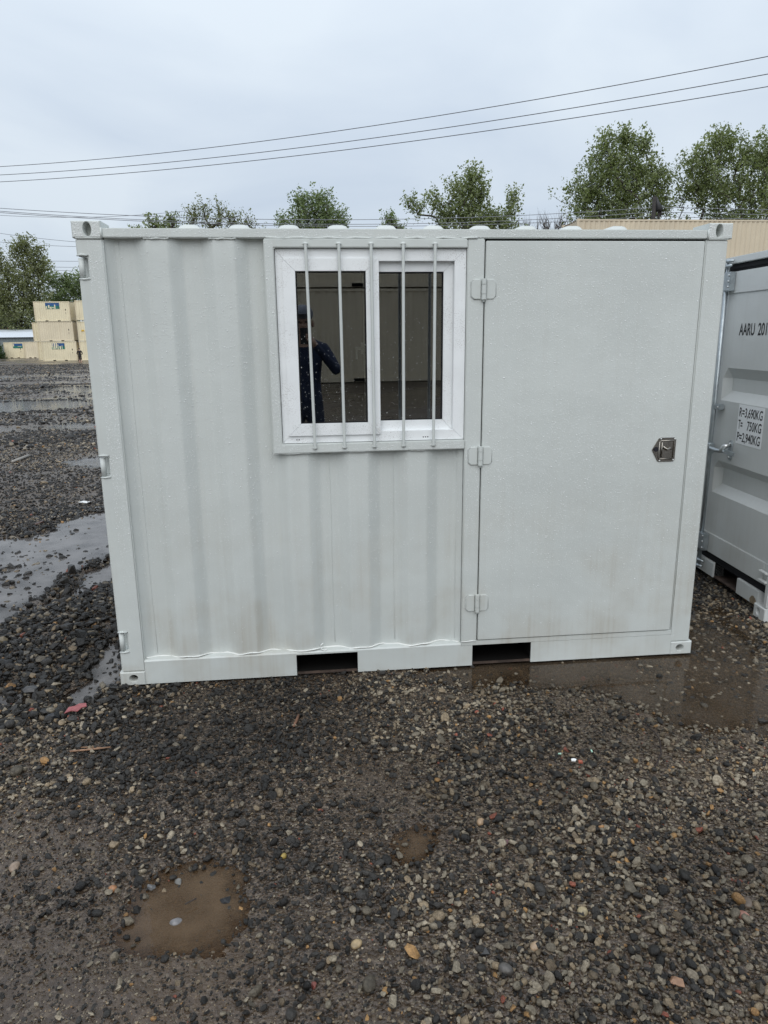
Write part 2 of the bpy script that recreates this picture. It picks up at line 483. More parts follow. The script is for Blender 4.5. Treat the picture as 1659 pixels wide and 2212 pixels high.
# name, outline on the ground, depth, slope width, material, stones kept, label, edge noise
PUDDLES = [
    ('front', [(-1.125, -1.478), (-1.072, -1.353), (-0.949, -1.279), (-0.8, -1.291), (-0.728, -1.382), (-0.71, -1.502), (-0.766, -1.627), (-0.855, -1.698), (-0.962, -1.713), (-1.083, -1.661), (-1.15, -1.583)], 0.017, 0.13, W_BROWN, 0.10, 'small brown muddy puddle in the compacted gravel at the front', 0.09),
    ('door', [(-0.05,-0.03),(0.20,0.12),(0.9,0.3),(1.5,0.35),(1.70,0.70),(2.05,0.62),(2.12,0.341),(2.05,0.019),(1.9,-0.46),(1.6,-0.78),(1.240,-0.80),(0.996,-0.60),(0.918,-0.379),(0.618,-0.237),(0.292,-0.215),(0.05,-0.13)], 0.021, 0.17, W_CLEAR, 0.9, 'shallow brown puddle along the base of the container below its door', 0.16),
    ('left big', [(-2.476,0.588),(-3.082,1.984),(-3.6,2.9),(-3.054,3.005),(-2.898,3.650),(-2.634,3.898),(-1.9,3.7),(-1.70,2.5),(-1.80,1.95),(-1.98,1.62),(-2.06,1.36),(-2.22,1.16),(-2.34,1.05),(-2.432,0.86)], 0.03, 0.13, W_GREY, 0.30, 'largest puddle reflecting the sky left of the container', 0.16),
    ('left strip', [(-1.60,0.55),(-1.721,0.587),(-1.775,0.435),(-1.757,0.203),(-1.80,0.005),(-1.84,-0.152),(-1.69,-0.256),(-1.60,-0.110),(-1.57,0.028),(-1.56,0.237)], 0.018, 0.08, W_GREY, 0.22, 'narrow puddle beside the left front corner of the container', 0.07),
    ('left low', [(-2.6,0.151),(-2.086,0.112),(-1.916,-0.006),(-1.874,-0.144),(-2.047,-0.22),(-2.5,-0.22)], 0.014, 0.08, W_GREY, 0.3, 'small puddle at the left edge in front of the gravel ridge', 0.09),
    ('far strip', [(-4.275,7.634),(-3.740,7.994),(-2.7,7.7),(-2.8,7.1),(-3.523,6.994),(-4.024,7.259)], 0.03, 0.2, W_FAR, 0.03, 'thin bright puddle on the gravel yard midway back', 0.1),
    ('far one', [(-12.6,28.6),(-11.6,29.8),(-8.8,28.9),(-5.5,29.4),(-5.5,25.8),(-7.814,25.2),(-9.704,26.2),(-11.347,27.6)], 0.05, 0.6, W_FAR, 0.0, 'wide pale puddle across the yard far behind the container', 0.9),
    ('far two', [(-12.0,18.4),(-10.6,20.6),(-8.6,21.0),(-7.4,19.6),(-7.9,17.6),(-9.413,16.8)], 0.05, 0.4, W_FAR, 0.10, 'bright puddle in the middle of the yard at the left edge', 0.8),
    ('far three', [(-6.135,13.070),(-5.523,13.5),(-4.2,13.3),(-4.1,12.5),(-5.814,12.4)], 0.04, 0.3, W_FAR, 0.1, 'thin sky reflecting puddle just behind the left corner post', 0.3),
    ('mid', [(-0.30,-1.25),(-0.178,-1.18),(-0.087,-1.237),(-0.113,-1.374),(-0.215,-1.427),(-0.30,-1.374)], 0.013, 0.11, W_BROWN, 0.6, 'little brown puddle among pebbles in front of the window', 0.05),
]
W_LEVEL = -0.006


def pud_s(x, y, poly, en):
    """signed distance to a ragged puddle edge, negative inside"""
    return (poly_sdf(x, y, poly) + (fbm(x / en * 0.6, y / en * 0.6, 9) - 0.5) * en * 1.7
            + (fbm(x / en * 2.4, y / en * 2.4, 19) - 0.5) * en * 0.9)


def mud_zone(x, y):
    """1 where the surface is compacted mud with little loose gravel"""
    n = (fbm(x * 2.3, y * 2.3, 5) - 0.5) * 0.9
    a = ((x + 1.15) / 0.72) ** 2 + ((y + 1.74) / 0.36) ** 2
    b = ((x + 1.60) / 0.45) ** 2 + ((y + 1.20) / 0.30) ** 2
    c = ((x + 0.28) / 0.33) ** 2 + ((y + 1.05) / 0.5) ** 2
    d = ((x + 0.5) / 0.35) ** 2 + ((y + 1.75) / 0.4) ** 2
    e_ = ((x - 1.3) / 0.5) ** 2 + ((y + 0.7) / 0.28) ** 2
    m = np.minimum.reduce([a, b, c + 0.55, d + 0.55, e_ + 0.3])
    return np.clip((1.25 + n - m) / 1.1, 0, 1)


def ground_h(x, y):
    z = ground_z(y)
    near = np.exp(-((np.hypot(x, y)) / 9) ** 2)
    z = z + (fbm(x * 1.1, y * 1.1, 1) - 0.5) * 0.035 * near
    z = z + (fbm(x * 26, y * 26, 2, 3) - 0.5) * 0.010 * near
    z = z + (fbm(x * 0.35, y * 0.35, 3) - 0.5) * 0.05 * (1 - near)
    # gravel ridges thrown up at the left and loose banks in front
    z = z + 0.050 * np.exp(-(((x + 2.05 + 0.22 * (y - 0.7)) / 0.22) ** 2 + ((y - 0.75) / 0.75) ** 2))
    z = z + 0.035 * np.exp(-(((x + 2.30) / 0.10) ** 2 + ((y - 1.75) / 0.28) ** 2))
    z = z + 0.018 * np.exp(-(((x + 0.9) / 0.8) ** 2 + ((y + 0.75) / 0.28) ** 2))
    z = z + 0.020 * np.exp(-(((x - 0.6) / 0.8) ** 2 + ((y + 1.8) / 0.35) ** 2))
    # flat pad under the containers
    pad = np.clip(1 - np.maximum(np.abs(x) - 1.55, np.abs(y - 1.0) - 1.05) / 0.18, 0, 1)
    z = z * (1 - pad) + (-0.010) * pad
    zb = ground_z(y)
    for nm, poly, dep, wid, _m, _k, _l, en in PUDDLES:
        pc = np.mean(poly, axis=0); pr = np.max(np.hypot(*(np.array(poly) - pc).T)) + 1.5
        sel = (np.hypot(x - pc[0], y - pc[1]) < pr)
        if not sel.any(): continue
        xs, ys = x[sel], y[sel]
        s = pud_s(xs, ys, poly, en)
        t = np.clip(0.5 - s / (2 * wid), 0, 1); t = t * t * (3 - 2 * t)
        lev = float(ground_z(pc[1]))
        rim = np.clip(1 - np.abs(s) / (wid * 3), 0, 1)
        cur = z[sel]
        flat = lev + 0.004 + (cur - zb[sel]) * 0.35
        cur = cur * (1 - rim * (s > 0)) + flat * rim * (s > 0)
        cur = np.where(s <= 0, flat, cur)
        z[sel] = cur - t * (dep + 0.004)
    # gravel islands and spits standing out of the water
    for cx, cy, rx_, ry_, h_ in ((-2.29, 1.50, .085, .16, .046), (-2.31, 1.80, .07, .13, .046), (-2.22, 2.10, .08, .13, .044), (-2.08, 2.32, .11, .09, .042), (-2.40, 1.30, .07, .09, .030),
                                 (-2.66, 1.22, .20, .09, .024), (-3.05, 2.0, .20, .16, .028), (-2.75, 1.75, .12, .06, .022), (-2.0, 3.3, .16, .10, .026), (-1.72, 0.12, .05, .10, .016)):
        z = z + h_ * np.exp(-(((x - cx) / rx_) ** 2 + ((y - cy) / ry_) ** 2))
    return z


def graded(lo, f0, f1, hi, step, g):
    a = list(np.arange(f0, f1 + 1e-6, step))
    d = step
    while a[-1] < hi: d *= g; a.append(a[-1] + d)
    d = step; b = []
    cur = f0
    while cur > lo: d *= g; cur -= d; b.append(cur)
    return np.array(b[::-1] + a)


gx = graded(-500, -4.3, 2.7, 500, 0.018, 1.07)
gy = graded(-120, -3.0, 4.6, 900, 0.018, 1.045)
GX, GY = np.meshgrid(gx, gy)
GZ = ground_h(GX.ravel().copy(), GY.ravel().copy())
co = np.column_stack([GX.ravel(), GY.ravel(), GZ])
nx, ny = len(gx), len(gy)
ii = np.arange(nx * ny).reshape(ny, nx)
quads = np.column_stack([ii[:-1, :-1].ravel(), ii[:-1, 1:].ravel(), ii[1:, 1:].ravel(), ii[1:, :-1].ravel()])


def np_mesh(name, co, faces, smooth=False):
    me = bpy.data.meshes.new(name)
    k = faces.shape[1]
    me.vertices.add(len(co)); me.vertices.foreach_set('co', np.ascontiguousarray(co, np.float32).ravel())
    me.loops.add(faces.size); me.loops.foreach_set('vertex_index', faces.astype(np.int32).ravel())
    me.polygons.add(len(faces)); me.polygons.foreach_set('loop_start', np.arange(0, faces.size, k, dtype=np.int32))
    me.update(calc_edges=True)
    if smooth: me.shade_smooth()
    return me


ground = link_mesh('ground', np_mesh('ground', co, quads, True), GROUND)
a_ = ground.data.attributes.new('mud', 'FLOAT', 'POINT')
a_.data.foreach_set('value', (mud_zone(GX.ravel(), GY.ravel()) * (np.hypot(GX.ravel(), GY.ravel()) < 6)).astype(np.float32))
a_ = ground.data.attributes.new('yard', 'FLOAT', 'POINT')
a_.data.foreach_set('value', np.clip((np.hypot(GX.ravel(), GY.ravel()) - 8) / 8, 0, 1).astype(np.float32))
tag(ground, 'wet dark gravel yard with mud and puddles around the container', kind='structure')


def ground_at(x, y):
    return ground_h(np.array([float(x)]), np.array([float(y)]))[0]


for nm, poly, dep, wid, wm, keep, lab, en in PUDDLES:
    P = np.array(poly); c = P.mean(0)
    lev = float(ground_z(c[1])) + W_LEVEL
    pad_ = en * 1.4 + wid * 0.6
    lo, hi = P.min(0) - pad_, P.max(0) + pad_
    step = max(0.014, (hi - lo).max() / 150)
    px_, py_ = np.meshgrid(np.arange(lo[0], hi[0], step), np.arange(lo[1], hi[1], step))
    gz_ = ground_h(px_.ravel().copy(), py_.ravel().copy()).reshape(px_.shape)
    near_ = (pud_s(px_.ravel(), py_.ravel(), poly, en) < pad_).reshape(px_.shape)
    dpt = np.where(near_, lev - gz_, -1.0)
    okc = dpt > -0.012
    okc = okc[:-1, :-1] | okc[1:, :-1] | okc[:-1, 1:] | okc[1:, 1:]
    idv = np.arange(px_.size).reshape(px_.shape)
    q_ = np.column_stack([idv[:-1, :-1][okc], idv[:-1, 1:][okc], idv[1:, 1:][okc], idv[1:, :-1][okc]])
    used, invx = np.unique(q_, return_inverse=True)
    cov = np.column_stack([px_.ravel(), py_.ravel(), np.full(px_.size, lev)])[used]
    me = np_mesh('puddle', cov, invx.reshape(-1, 4), True)
    a_ = me.attributes.new('depth', 'FLOAT', 'POINT')
    a_.data.foreach_set('value', np.clip(dpt.ravel()[used] / (dep * 0.75), 0, 1).astype(np.float32))
    tag(link_mesh('puddle', me, wm), lab, kind='structure')


# ------------------------------------------------------------------ loose gravel (instanced stones)
stone_objs = []
for i in range(26):
    rr = random.Random(100 + i)
    bm = bmesh.new()
    if i < 16:                                           # crushed, angular
        sx, sy, sz = rr.uniform(0.75, 1.2), rr.uniform(0.55, 0.95), rr.uniform(0.35, 0.7)
        pts = []
        for k in range(15):
            v = Vector((rr.gauss(0, 1), rr.gauss(0, 1), rr.gauss(0, 1))).normalized() * rr.uniform(0.75, 1.05)
            pts.append(bm.verts.new((v.x * sx, v.y * sy, v.z * sz)))
        r_ = bmesh.ops.convex_hull(bm, input=pts)
        bmesh.ops.delete(bm, geom=[g for g in r_['geom_interior'] if isinstance(g, bmesh.types.BMVert)], context='VERTS')
        bmesh.ops.bevel(bm, geom=list(bm.edges), offset=0.035, segments=1, affect='EDGES')
    else:                                                # rounded pebble
        bmesh.ops.create_icosphere(bm, subdivisions=2, radius=1)
        sx, sy, sz = rr.uniform(0.8, 1.1), rr.uniform(0.65, 0.9), rr.uniform(0.5, 0.7)
        off = Vector((rr.uniform(-9, 9), rr.uniform(-9, 9), rr.uniform(-9, 9)))
        from mathutils import noise as mnoise
        for v in bm.verts:
            k = 1 + 0.22 * mnoise.noise(v.co * 1.3 + off)
            v.co = Vector((v.co.x * sx * k, v.co.y * sy * k, v.co.z * sz * k))
    bmesh.ops.recalc_face_normals(bm, faces=bm.faces)
    me = bpy.data.meshes.new('stone_%02d' % i); bm.to_mesh(me); bm.free()
    if i >= 16: me.shade_smooth()
    me.materials.append(STONE)
    stone_objs.append(bpy.data.objects.new('stone_%02d' % i, me))
stone_col = bpy.data.collections.new('stone_kinds')
for o in stone_objs: stone_col.objects.link(o)


def stone_colour(n, warm):
    """mostly dark basalt, with grey, buff, orange and red pebbles"""
    u = rng.random(n); v = rng.random(n)[:, None]
    c = np.array([0.026, 0.0245, 0.0235]) * (0.4 + 1.2 * v)
    def put(mask, a, b):
        c[mask] = (np.array(a) * (1 - v) + np.array(b) * v)[mask]
    w = warm
    put(u < w * 0.95, (0.072, 0.063, 0.050), (0.30, 0.262, 0.208))
    put(u < w * 0.42, (0.12, 0.095, 0.068), (0.27, 0.215, 0.15))
    put(u < w * 0.15, (0.18, 0.162, 0.13), (0.36, 0.315, 0.25))
    put(u < w * 0.040, (0.26, 0.15, 0.065), (0.38, 0.23, 0.10))
    put(u < w * 0.010, (0.20, 0.065, 0.045), (0.26, 0.09, 0.06))
    return np.column_stack([c * np.array([1.03, 1.0, 0.94]), np.ones(n)])


pts_, rot_, scl_, idx_, colr_ = [], [], [], [], []


def scatter(n, xr, yr, size, sig, accept, warm_f, roundness=0.3, sink=0.3, wedge=None, layer=0.0):
    x = rng.uniform(*xr, n); y = rng.uniform(*yr, n)
    if wedge is not None:
        k = wedge(x, y); x, y = x[k], y[k]
    k = rng.random(len(x)) < accept(x, y); x, y = x[k], y[k]
    for nm, poly, dep, wid, _m, keep, _l, en in PUDDLES:
        s = pud_s(x, y, poly, en)
        isl = (ground_h(x.copy(), y.copy()) - ground_z(y)) > -0.004
        k = isl | (rng.random(len(x)) < np.maximum(keep, np.clip((s + wid * 1.0) / (wid * 1.0), 0, 1))); x, y = x[k], y[k]
    pad = (np.abs(x) < 1.49) & (y > 0.02) & (y < 2.1)
    x, y = x[~pad], y[~pad]
    m = len(x)
    r = size * np.exp(rng.normal(0, sig, m)) * 0.5
    z = ground_h(x.copy(), y.copy()) + r * (0.42 - sink) + rng.random(m) * layer
    pts_.append(np.column_stack([x, y, z]))
    rot_.append(np.column_stack([rng.normal(0, 0.45, m), rng.normal(0, 0.45, m), rng.uniform(0, 6.283, m)]))
    scl_.append(np.column_stack([r, r * rng.uniform(0.85, 1.15, m), r * rng.uniform(0.8, 1.1, m)]))
    rd = rng.random(m) < roundness
    idx_.append(np.where(rd, rng.integers(16, 26, m), rng.integers(0, 16, m)))
    w = warm_f(x, y)
    c = stone_colour(m, w)
    c[:, :3] *= (0.62 + 0.62 * np.clip((fbm(x * 1.25, y * 1.9, 71) - 0.3) / 0.4, 0, 1))[:, None]      # soaked and drier patches
    colr_.append(c)


def warm_near(x, y):
    w = 0.48 + 0.26 * np.clip((x + 0.3) / 1.2, 0, 1) + 0.14 * np.clip((-1.45 - y) / 0.4, 0, 1) * (x > -0.6) + 0.3 * (fbm(x * 1.6, y * 1.6, 21) - 0.5) * 2
    w = w - 0.12 * (x < -0.3); w = w - 0.38 * np.exp(-(((y + 0.6) / 0.35) ** 2 + ((x + 1.0) / 0.55) ** 2))
    w = w - 0.35 * np.exp(-(((y + 0.75) / 0.2) ** 2 + ((x - 0.35) / 0.35) ** 2))
    w = np.where(x < -1.55, 0.16 + 0.12 * fbm(x, y, 4) + 0.3 * np.clip(-y / 0.8, 0, 1), w)
    return np.clip(w, 0.06, 0.80)


one = lambda x, y: np.ones(x.shape)
loose = lambda x, y: np.clip(1.0 - 0.86 * mud_zone(x, y), 0.10, 1) * np.clip(0.35 + 1.4 * (fbm(x * 3.1, y * 3.1, 31) - 0.2), 0.25, 1)
fwedge = lambda x, y: (np.abs(x - CP[0]) < 0.85 + 0.95 * (y + 3.3))
# fine grit, then gravel, then the larger stones on top
scatter(150000, (-3.0, 2.9), (-2.55, 0.6), 0.0085, 0.30, lambda x, y: 0.66 - 0.36 * mud_zone(x, y), lambda x, y: warm_near(x, y) * 0.9, 0.25, 0.25, fwedge)
scatter(90000, (-2.6, 2.2), (-2.55, 0.1), 0.0048, 0.25, lambda x, y: mud_zone(x, y), lambda x, y: 0.75 + 0 * x, 0.4, 0.45, fwedge)
scatter(62000, (-3.0, 2.9), (-2.55, 0.6), 0.0155, 0.32, loose, warm_near, 0.22, 0.15, fwedge, 0.004)
scatter(17000, (-3.0, 2.9), (-2.55, 0.6), 0.025, 0.22, lambda x, y: loose(x, y) ** 1.3, warm_near, 0.20, 0.05, fwedge, 0.008)
scatter(1500, (-3.0, 2.9), (-2.55, 0.6), 0.038, 0.2, lambda x, y: loose(x, y) ** 1.5, warm_near, 0.2, 0.1, fwedge, 0.006)
scatter(15000, (-3.0, 1.8), (-2.4, -0.2), 0.0105, 0.35, lambda x, y: mud_zone(x, y), warm_near, 0.35, 0.36, fwedge)
# right gap between the two containers
scatter(14000, (1.5, 2.6), (-0.3, 2.6), 0.020, 0.35, one, lambda x, y: 0.4 + 0 * x, 0.3, 0.15, None, 0.004)
# dark heaps at the left, thinning towards the yard
lw = lambda x, y: (x > -3.5 - 0.58 * y) & (x < -1.2 + 0.16 * y) & ((x < -1.52) | (y > 2.15) | (y < 0.0))
ridge = lambda x, y: np.clip(0.25 + 1.6 * (fbm(x * 2.0, y * 2.0, 41) - 0.25), 0.3, 1)
dark_w = lambda x, y: 0.14 + 0.25 * (fbm(x * 0.8, y * 0.8, 43) > 0.58)
scatter(50000, (-5.8, -0.6), (-0.4, 4.2), 0.030, 0.30, ridge, warm_near, 0.12, 0.1, lw, 0.012)
scatter(3500, (-3.6, -1.5), (-0.3, 2.6), 0.052, 0.22, ridge, dark_w, 0.12, 0.1, lw, 0.012)
scatter(85000, (-10, 0.7), (2.8, 12), 0.030, 0.35, lambda x, y: ridge(x, y), dark_w, 0.12, 0.2, lw)
scatter(110000, (-22, 4), (9, 34), 0.055, 0.4, lambda x, y: 0.14 + 0.55 * (fbm(x * 0.4, y * 0.7, 47) > 0.52), dark_w, 0.1, 0.2, lw)
scatter(100000, (-48, 12), (26, 84), 0.085, 0.4, lambda x, y: 0.10 + 0.75 * (fbm(x * 0.16, y * 0.34, 53) > 0.50), dark_w, 0.1, 0.25, lw)
pts_ = np.concatenate(pts_); rot_ = np.concatenate(rot_); scl_ = np.concatenate(scl_)
idx_ = np.concatenate(idx_); colr_ = np.concatenate(colr_)
me = bpy.data.meshes.new('gravel')
me.vertices.add(len(pts_)); me.vertices.foreach_set('co', pts_.astype(np.float32).ravel())
for nm, ty, arr, key in (('rot', 'FLOAT_VECTOR', rot_, 'vector'), ('scl', 'FLOAT_VECTOR', scl_, 'vector'), ('col', 'FLOAT_COLOR', colr_, 'color')):
    a_ = me.attributes.new(nm, ty, 'POINT'); a_.data.foreach_set(key, arr.astype(np.float32).ravel())
a_ = me.attributes.new('idx', 'INT', 'POINT'); a_.data.foreach_set('value', idx_.astype(np.int32))
gravel = link_mesh('gravel', me, STONE)
tag(gravel, 'loose wet dark crushed stone mixed with buff and orange pebbles', 'gravel', kind='stuff')
ng = bpy.data.node_groups.new('gravel_scatter', 'GeometryNodeTree')
ng.interface.new_socket('Geometry', in_out='INPUT', socket_type='NodeSocketGeometry')
ng.interface.new_socket('Geometry', in_out='OUTPUT', socket_type='NodeSocketGeometry')
gi = ng.nodes.new('NodeGroupInput'); go = ng.nodes.new('NodeGroupOutput')
iop = ng.nodes.new('GeometryNodeInstanceOnPoints'); ci = ng.nodes.new('GeometryNodeCollectionInfo')
ci.inputs['Collection'].default_value = stone_col
ci.inputs['Separate Children'].default_value = True; ci.inputs['Reset Children'].default_value = True
iop.inputs['Pick Instance'].default_value = True
def nattr(nm, ty):
    n = ng.nodes.new('GeometryNodeInputNamedAttribute'); n.data_type = ty; n.inputs['Name'].default_value = nm
    return n.outputs['Attribute']
ng.links.new(gi.outputs[0], iop.inputs['Points']); ng.links.new(ci.outputs[0], iop.inputs['Instance'])
ng.links.new(nattr('idx', 'INT'), iop.inputs['Instance Index'])
ng.links.new(nattr('rot', 'FLOAT_VECTOR'), iop.inputs['Rotation'])
ng.links.new(nattr('scl', 'FLOAT_VECTOR'), iop.inputs['Scale'])
ng.links.new(iop.outputs[0], go.inputs[0])
gravel.modifiers.new('scatter', 'NODES').node_group = ng


# ------------------------------------------------------------------ main container
def corr(x, c0, P, yo, yi, fo, fi):
    """depth of a trapezoid corrugation: yo on the outer flats, yi on the inner ones"""
    t = np.abs((np.asarray(x) - c0 + P / 2) % P - P / 2)
    a = np.clip((t - fo / 2) / (P / 2 - fi / 2 - fo / 2), 0, 1)
    a = a * a * (3 - 2 * a) * 0.2 + a * 0.8
    return yo + (yi - yo) * a


def main_corr(x):
    return corr(x, -1.155, 0.29, 0.013, 0.050, 0.088, 0.080)


def casting(parent, x0, x1, z0, z1, yf, depth, m, hole_c, hr, hm, dark_back, side=0):
    """corner casting with an oval lifting hole in its front face"""
    bm = bmesh.new()
    cx, cz = hole_c
    ang = sorted([2 * math.pi * k / 28 for k in range(28)] + [math.atan2(z - cz, x - cx) % (2 * math.pi) for x in (x0 + .004, x1 - .004) for z in (z0 + .004, z1 - .004)])
    def on_rect(t, i):
        dx, dz = math.cos(t), math.sin(t)
        s = min(((x1 - i - cx) / dx if dx > 1e-9 else (x0 + i - cx) / dx if dx < -1e-9 else 1e9),
                ((z1 - i - cz) / dz if dz > 1e-9 else (z0 + i - cz) / dz if dz < -1e-9 else 1e9))
        return cx + dx * s, cz + dz * s
    def ring(f, y): return [bm.verts.new((f(t)[0], y, f(t)[1])) for t in ang]
    ov = lambda k: (lambda t: (cx + hr[0] * k * math.cos(t), cz + hr[1] * k * math.sin(t)))
    loops = [ring(ov(0.98), yf + 0.055), ring(ov(1.0), yf + 0.006), ring(ov(1.12), yf), ring(lambda t: on_rect(t, .004), yf)]
    # outer body, mapping the ring on the full rectangle
    loops.append([bm.verts.new((x0 if abs(v.co.x - x0 - .004) < 1e-5 else x1 if abs(v.co.x - x1 + .004) < 1e-5 else v.co.x, yf + .004,
                                z0 if abs(v.co.z - z0 - .004) < 1e-5 else z1 if abs(v.co.z - z1 + .004) < 1e-5 else v.co.z)) for v in loops[3]])
    loops.append([bm.verts.new((v.co.x, yf + depth, v.co.z)) for v in loops[4]])
    n = len(ang)
    for a, b in zip(loops, loops[1:]):
        for i in range(n):
            j = (i + 1) % n
            try: bm.faces.new([a[i], a[j], b[j], b[i]])
            except ValueError: pass
    bm.faces.new(loops[-1][::-1])
    cap = bm.faces.new(loops[0])
    cap.material_index = 1
    bmesh.ops.recalc_face_normals(bm, faces=bm.faces)
    me = bpy.data.meshes.new('corner_casting'); bm.to_mesh(me); bm.free()
    me.shade_smooth(); me.set_sharp_from_angle(angle=0.6)
    return link_mesh('corner_casting', me, [m, dark_back], parent)


X0, X1 = -1.5065, 1.5065
office = empty('office_container', (0, 0, 0), 'pale grey office container with barred white window and plain steel door', 'container')
for (a, b, hx) in ((X0, -1.384, -1.441), (1.388, X1, 1.440)):
    casting(office, a, b, 2.130, 2.200, 0.0, 0.15, P_MAIN, (hx, 2.166), (0.0165, 0.0285), P_MAIN, P_MAIN)
    casting(office, a, b, 0.004, 0.076, 0.0, 0.15, P_MAIN, (hx, 0.042), (0.0205, 0.0185), P_MAIN, DARK)
for (a, b) in ((X0, -1.384), (1.388, X1)):
    for z0, z1 in ((2.13, 2.2), (0.004, 0.076)):
        box_part('corner_casting', P_MAIN, office, a, b, 1.92, 2.07, z0, z1, 0.004)
# left corner post with three lashing recesses
notches = [(1.964, 2.054), (1.077, 1.170), (0.189, 0.286)]
pp = [(-1.380, 0.077), (-1.380, 2.129), (-1.497, 2.129)]
for a, b in notches: pp += [(-1.497, b), (-1.4527, b), (-1.4527, a), (-1.497, a)]
pp.append((-1.497, 0.077))
lpo = MB().prism(pp[::-1], 0.006, 0.14).build('corner_post', P_MAIN, office, 0.006, seg=3)
for a, b in notches:
    box_part('recess_back', P_MAIN, lpo, -1.4965, -1.4530, 0.085, 0.135, a + .001, b - .001)
    MB().tube([(-1.4835, 0.021, a - 0.002), (-1.4835, 0.021, b - 0.007)], 0.0128, 16).build('lashing_bar', P_MAIN, lpo, smooth=False).data.shade_smooth()
    MB().tube([(-1.497, 0.008, b + 0.004), (-1.475, 0.003, b + 0.007), (-1.452, 0.006, b + 0.004)], [0.0035, 0.0050, 0.004], 8).build('weld_bead', P_MAIN, lpo, smooth=True)
    MB().tube(
        [(-1.497, 0.008, a - 0.004), (-1.475, 0.004, a - 0.005), (-1.450, 0.006, a - 0.003)], [0.003, 0.0045, 0.004], 8).build('weld_bead', P_MAIN, lpo, smooth=True)
MB().box(1.381, 1.492, 0.006, 0.14, 0.077, 2.129).build('corner_post', P_MAIN, office, 0.006, seg=3)
for a, b in ((-1.497, -1.38), (1.381, 1.492)):
    box_part('corner_post', P_MAIN, office, a, b, 1.93, 2.06, 0.077, 2.129, 0.006)
tr_ = box_part('top_rail', P_MAIN, office, -1.3835, 1.3875, 0.005, 0.075, 2.131, 2.171, 0.004)
# weld seams along the underside of the top rail
wv = MB()
for xa, xb in ((-1.21, -1.10), (-0.93, -0.81)):
    wv.tube([(xa + (xb - xa) * k / 6, 0.010 + 0.002 * math.sin(k * 1.7), 2.129 + 0.0015 * math.sin(k * 2.3)) for k in range(7)], 0.0045, 6)
wv.tube([(-0.68 + k * 0.04, 0.003 + 0.0015 * math.sin(k * 2.1), 2.1315 + 0.0025 * math.sin(k * 1.9 + 1)) for k in range(25)], 0.0042, 6)
wv.build('weld_bead', P_MAIN, tr_, smooth=True)
for a in (-1.384, 1.3885):
    MB().tube([(a, 0.004, 2.128), (a, 0.002, 2.15), (a, 0.004, 2.172)], 0.005, 6).tube([(a - 0.11 if a < 0 else a, 0.004, 2.1295), (a if a < 0 else a + .1, 0.004, 2.1295)], 0.004, 6).build('weld_bead', P_MAIN, tr_, smooth=True)
# bottom rail around two fork pockets, taller under the door
FP = [(-0.625, -0.310), (0.294, 0.611)]
xe = [-1.3835] + [v for f_ in FP for v in f_] + [1.3875]
for a, b in zip(xe[0::2], xe[1::2]): box_part('bottom_rail', P_MAIN, office, a, b, 0.005, 0.10, 0.006, 0.1186)
bt = MB()                                               # rail top: chamfered ledge left of the door, square sill under it
yzp = [(0.005, 0.1187), (0.005, 0.127), (0.011, 0.134), (0.060, 0.139), (0.10, 0.139), (0.10, 0.1187)]
bt.grid([[(x, y, z) for y, z in yzp] for x in (-1.3835, 0.2325)])
bt.build('rail_ledge', P_MAIN, office)
box_part('door_sill', P_MAIN, office, 0.2330, 1.3875, 0.005, 0.10, 0.1187, 0.1445, 0.003)
for a, b in FP:
    pk = MB()
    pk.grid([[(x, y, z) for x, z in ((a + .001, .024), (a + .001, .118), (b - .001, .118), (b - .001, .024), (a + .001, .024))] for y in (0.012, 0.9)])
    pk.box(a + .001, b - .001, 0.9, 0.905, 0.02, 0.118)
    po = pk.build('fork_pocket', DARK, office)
    MB().box(a + .002, b - .002, 0.012, 0.85, 0.007, 0.023).build('pocket_floor', RUST, po, 0.002)
# corrugated front sheet, in two pieces round the window
cg = MB()
xa = np.arange(-1.381, -0.647, 0.0075)
cg.grid([[(x, main_corr(x), z) for z in (0.136, 2.133)] for x in xa])
xb = np.arange(xa[-1], 0.2345, 0.0075)
cg.grid([[(x, main_corr(x), z) for z in (0.136, 1.20)] for x in xb])
sheet = cg.build('corrugated_panel', P_MAIN, office, smooth=True)
# joints in the sheet and the wavy bead of sealant along its foot
sj = MB()
for x, z0, z1 in ((-1.325, 0.15, 2.12), (-0.425, 0.16, 1.16), (-0.112, 0.16, 1.16), (0.205, 0.15, 1.16)):
    sj.tube([(x + 0.0015 * math.sin(z * 9), float(main_corr(x)) - 0.0005, z) for z in np.linspace(z0, z1, 14)], 0.0012, 5)
sj.build('sheet_joint', P_MAIN, sheet, smooth=True)
bead = [(x, float(main_corr(x)) - 0.004, 0.1385 + 0.003 * math.sin(x * 21) + 0.002 * math.sin(x * 57)) for x in np.arange(-1.375, 0.235, 0.02)]
bd = MB().tube(bead, [0.0030 + 0.0018 * random.random() for _ in bead], 7)
bd.tube([(-0.478 + 0.022 * math.cos(t), 0.010, 0.155 + 0.020 * math.sin(t)) for t in np.linspace(1.9, 5.2, 12)], 0.0033, 6)
bd.tube([(0.233, 0.003, 0.1455), (0.262, 0.001, 0.1452), (0.288, 0.003, 0.1462), (0.312, 0.003, 0.1452)], 0.003, 6)
bd.build('sealant_bead', P_BEAD, sheet, smooth=True)
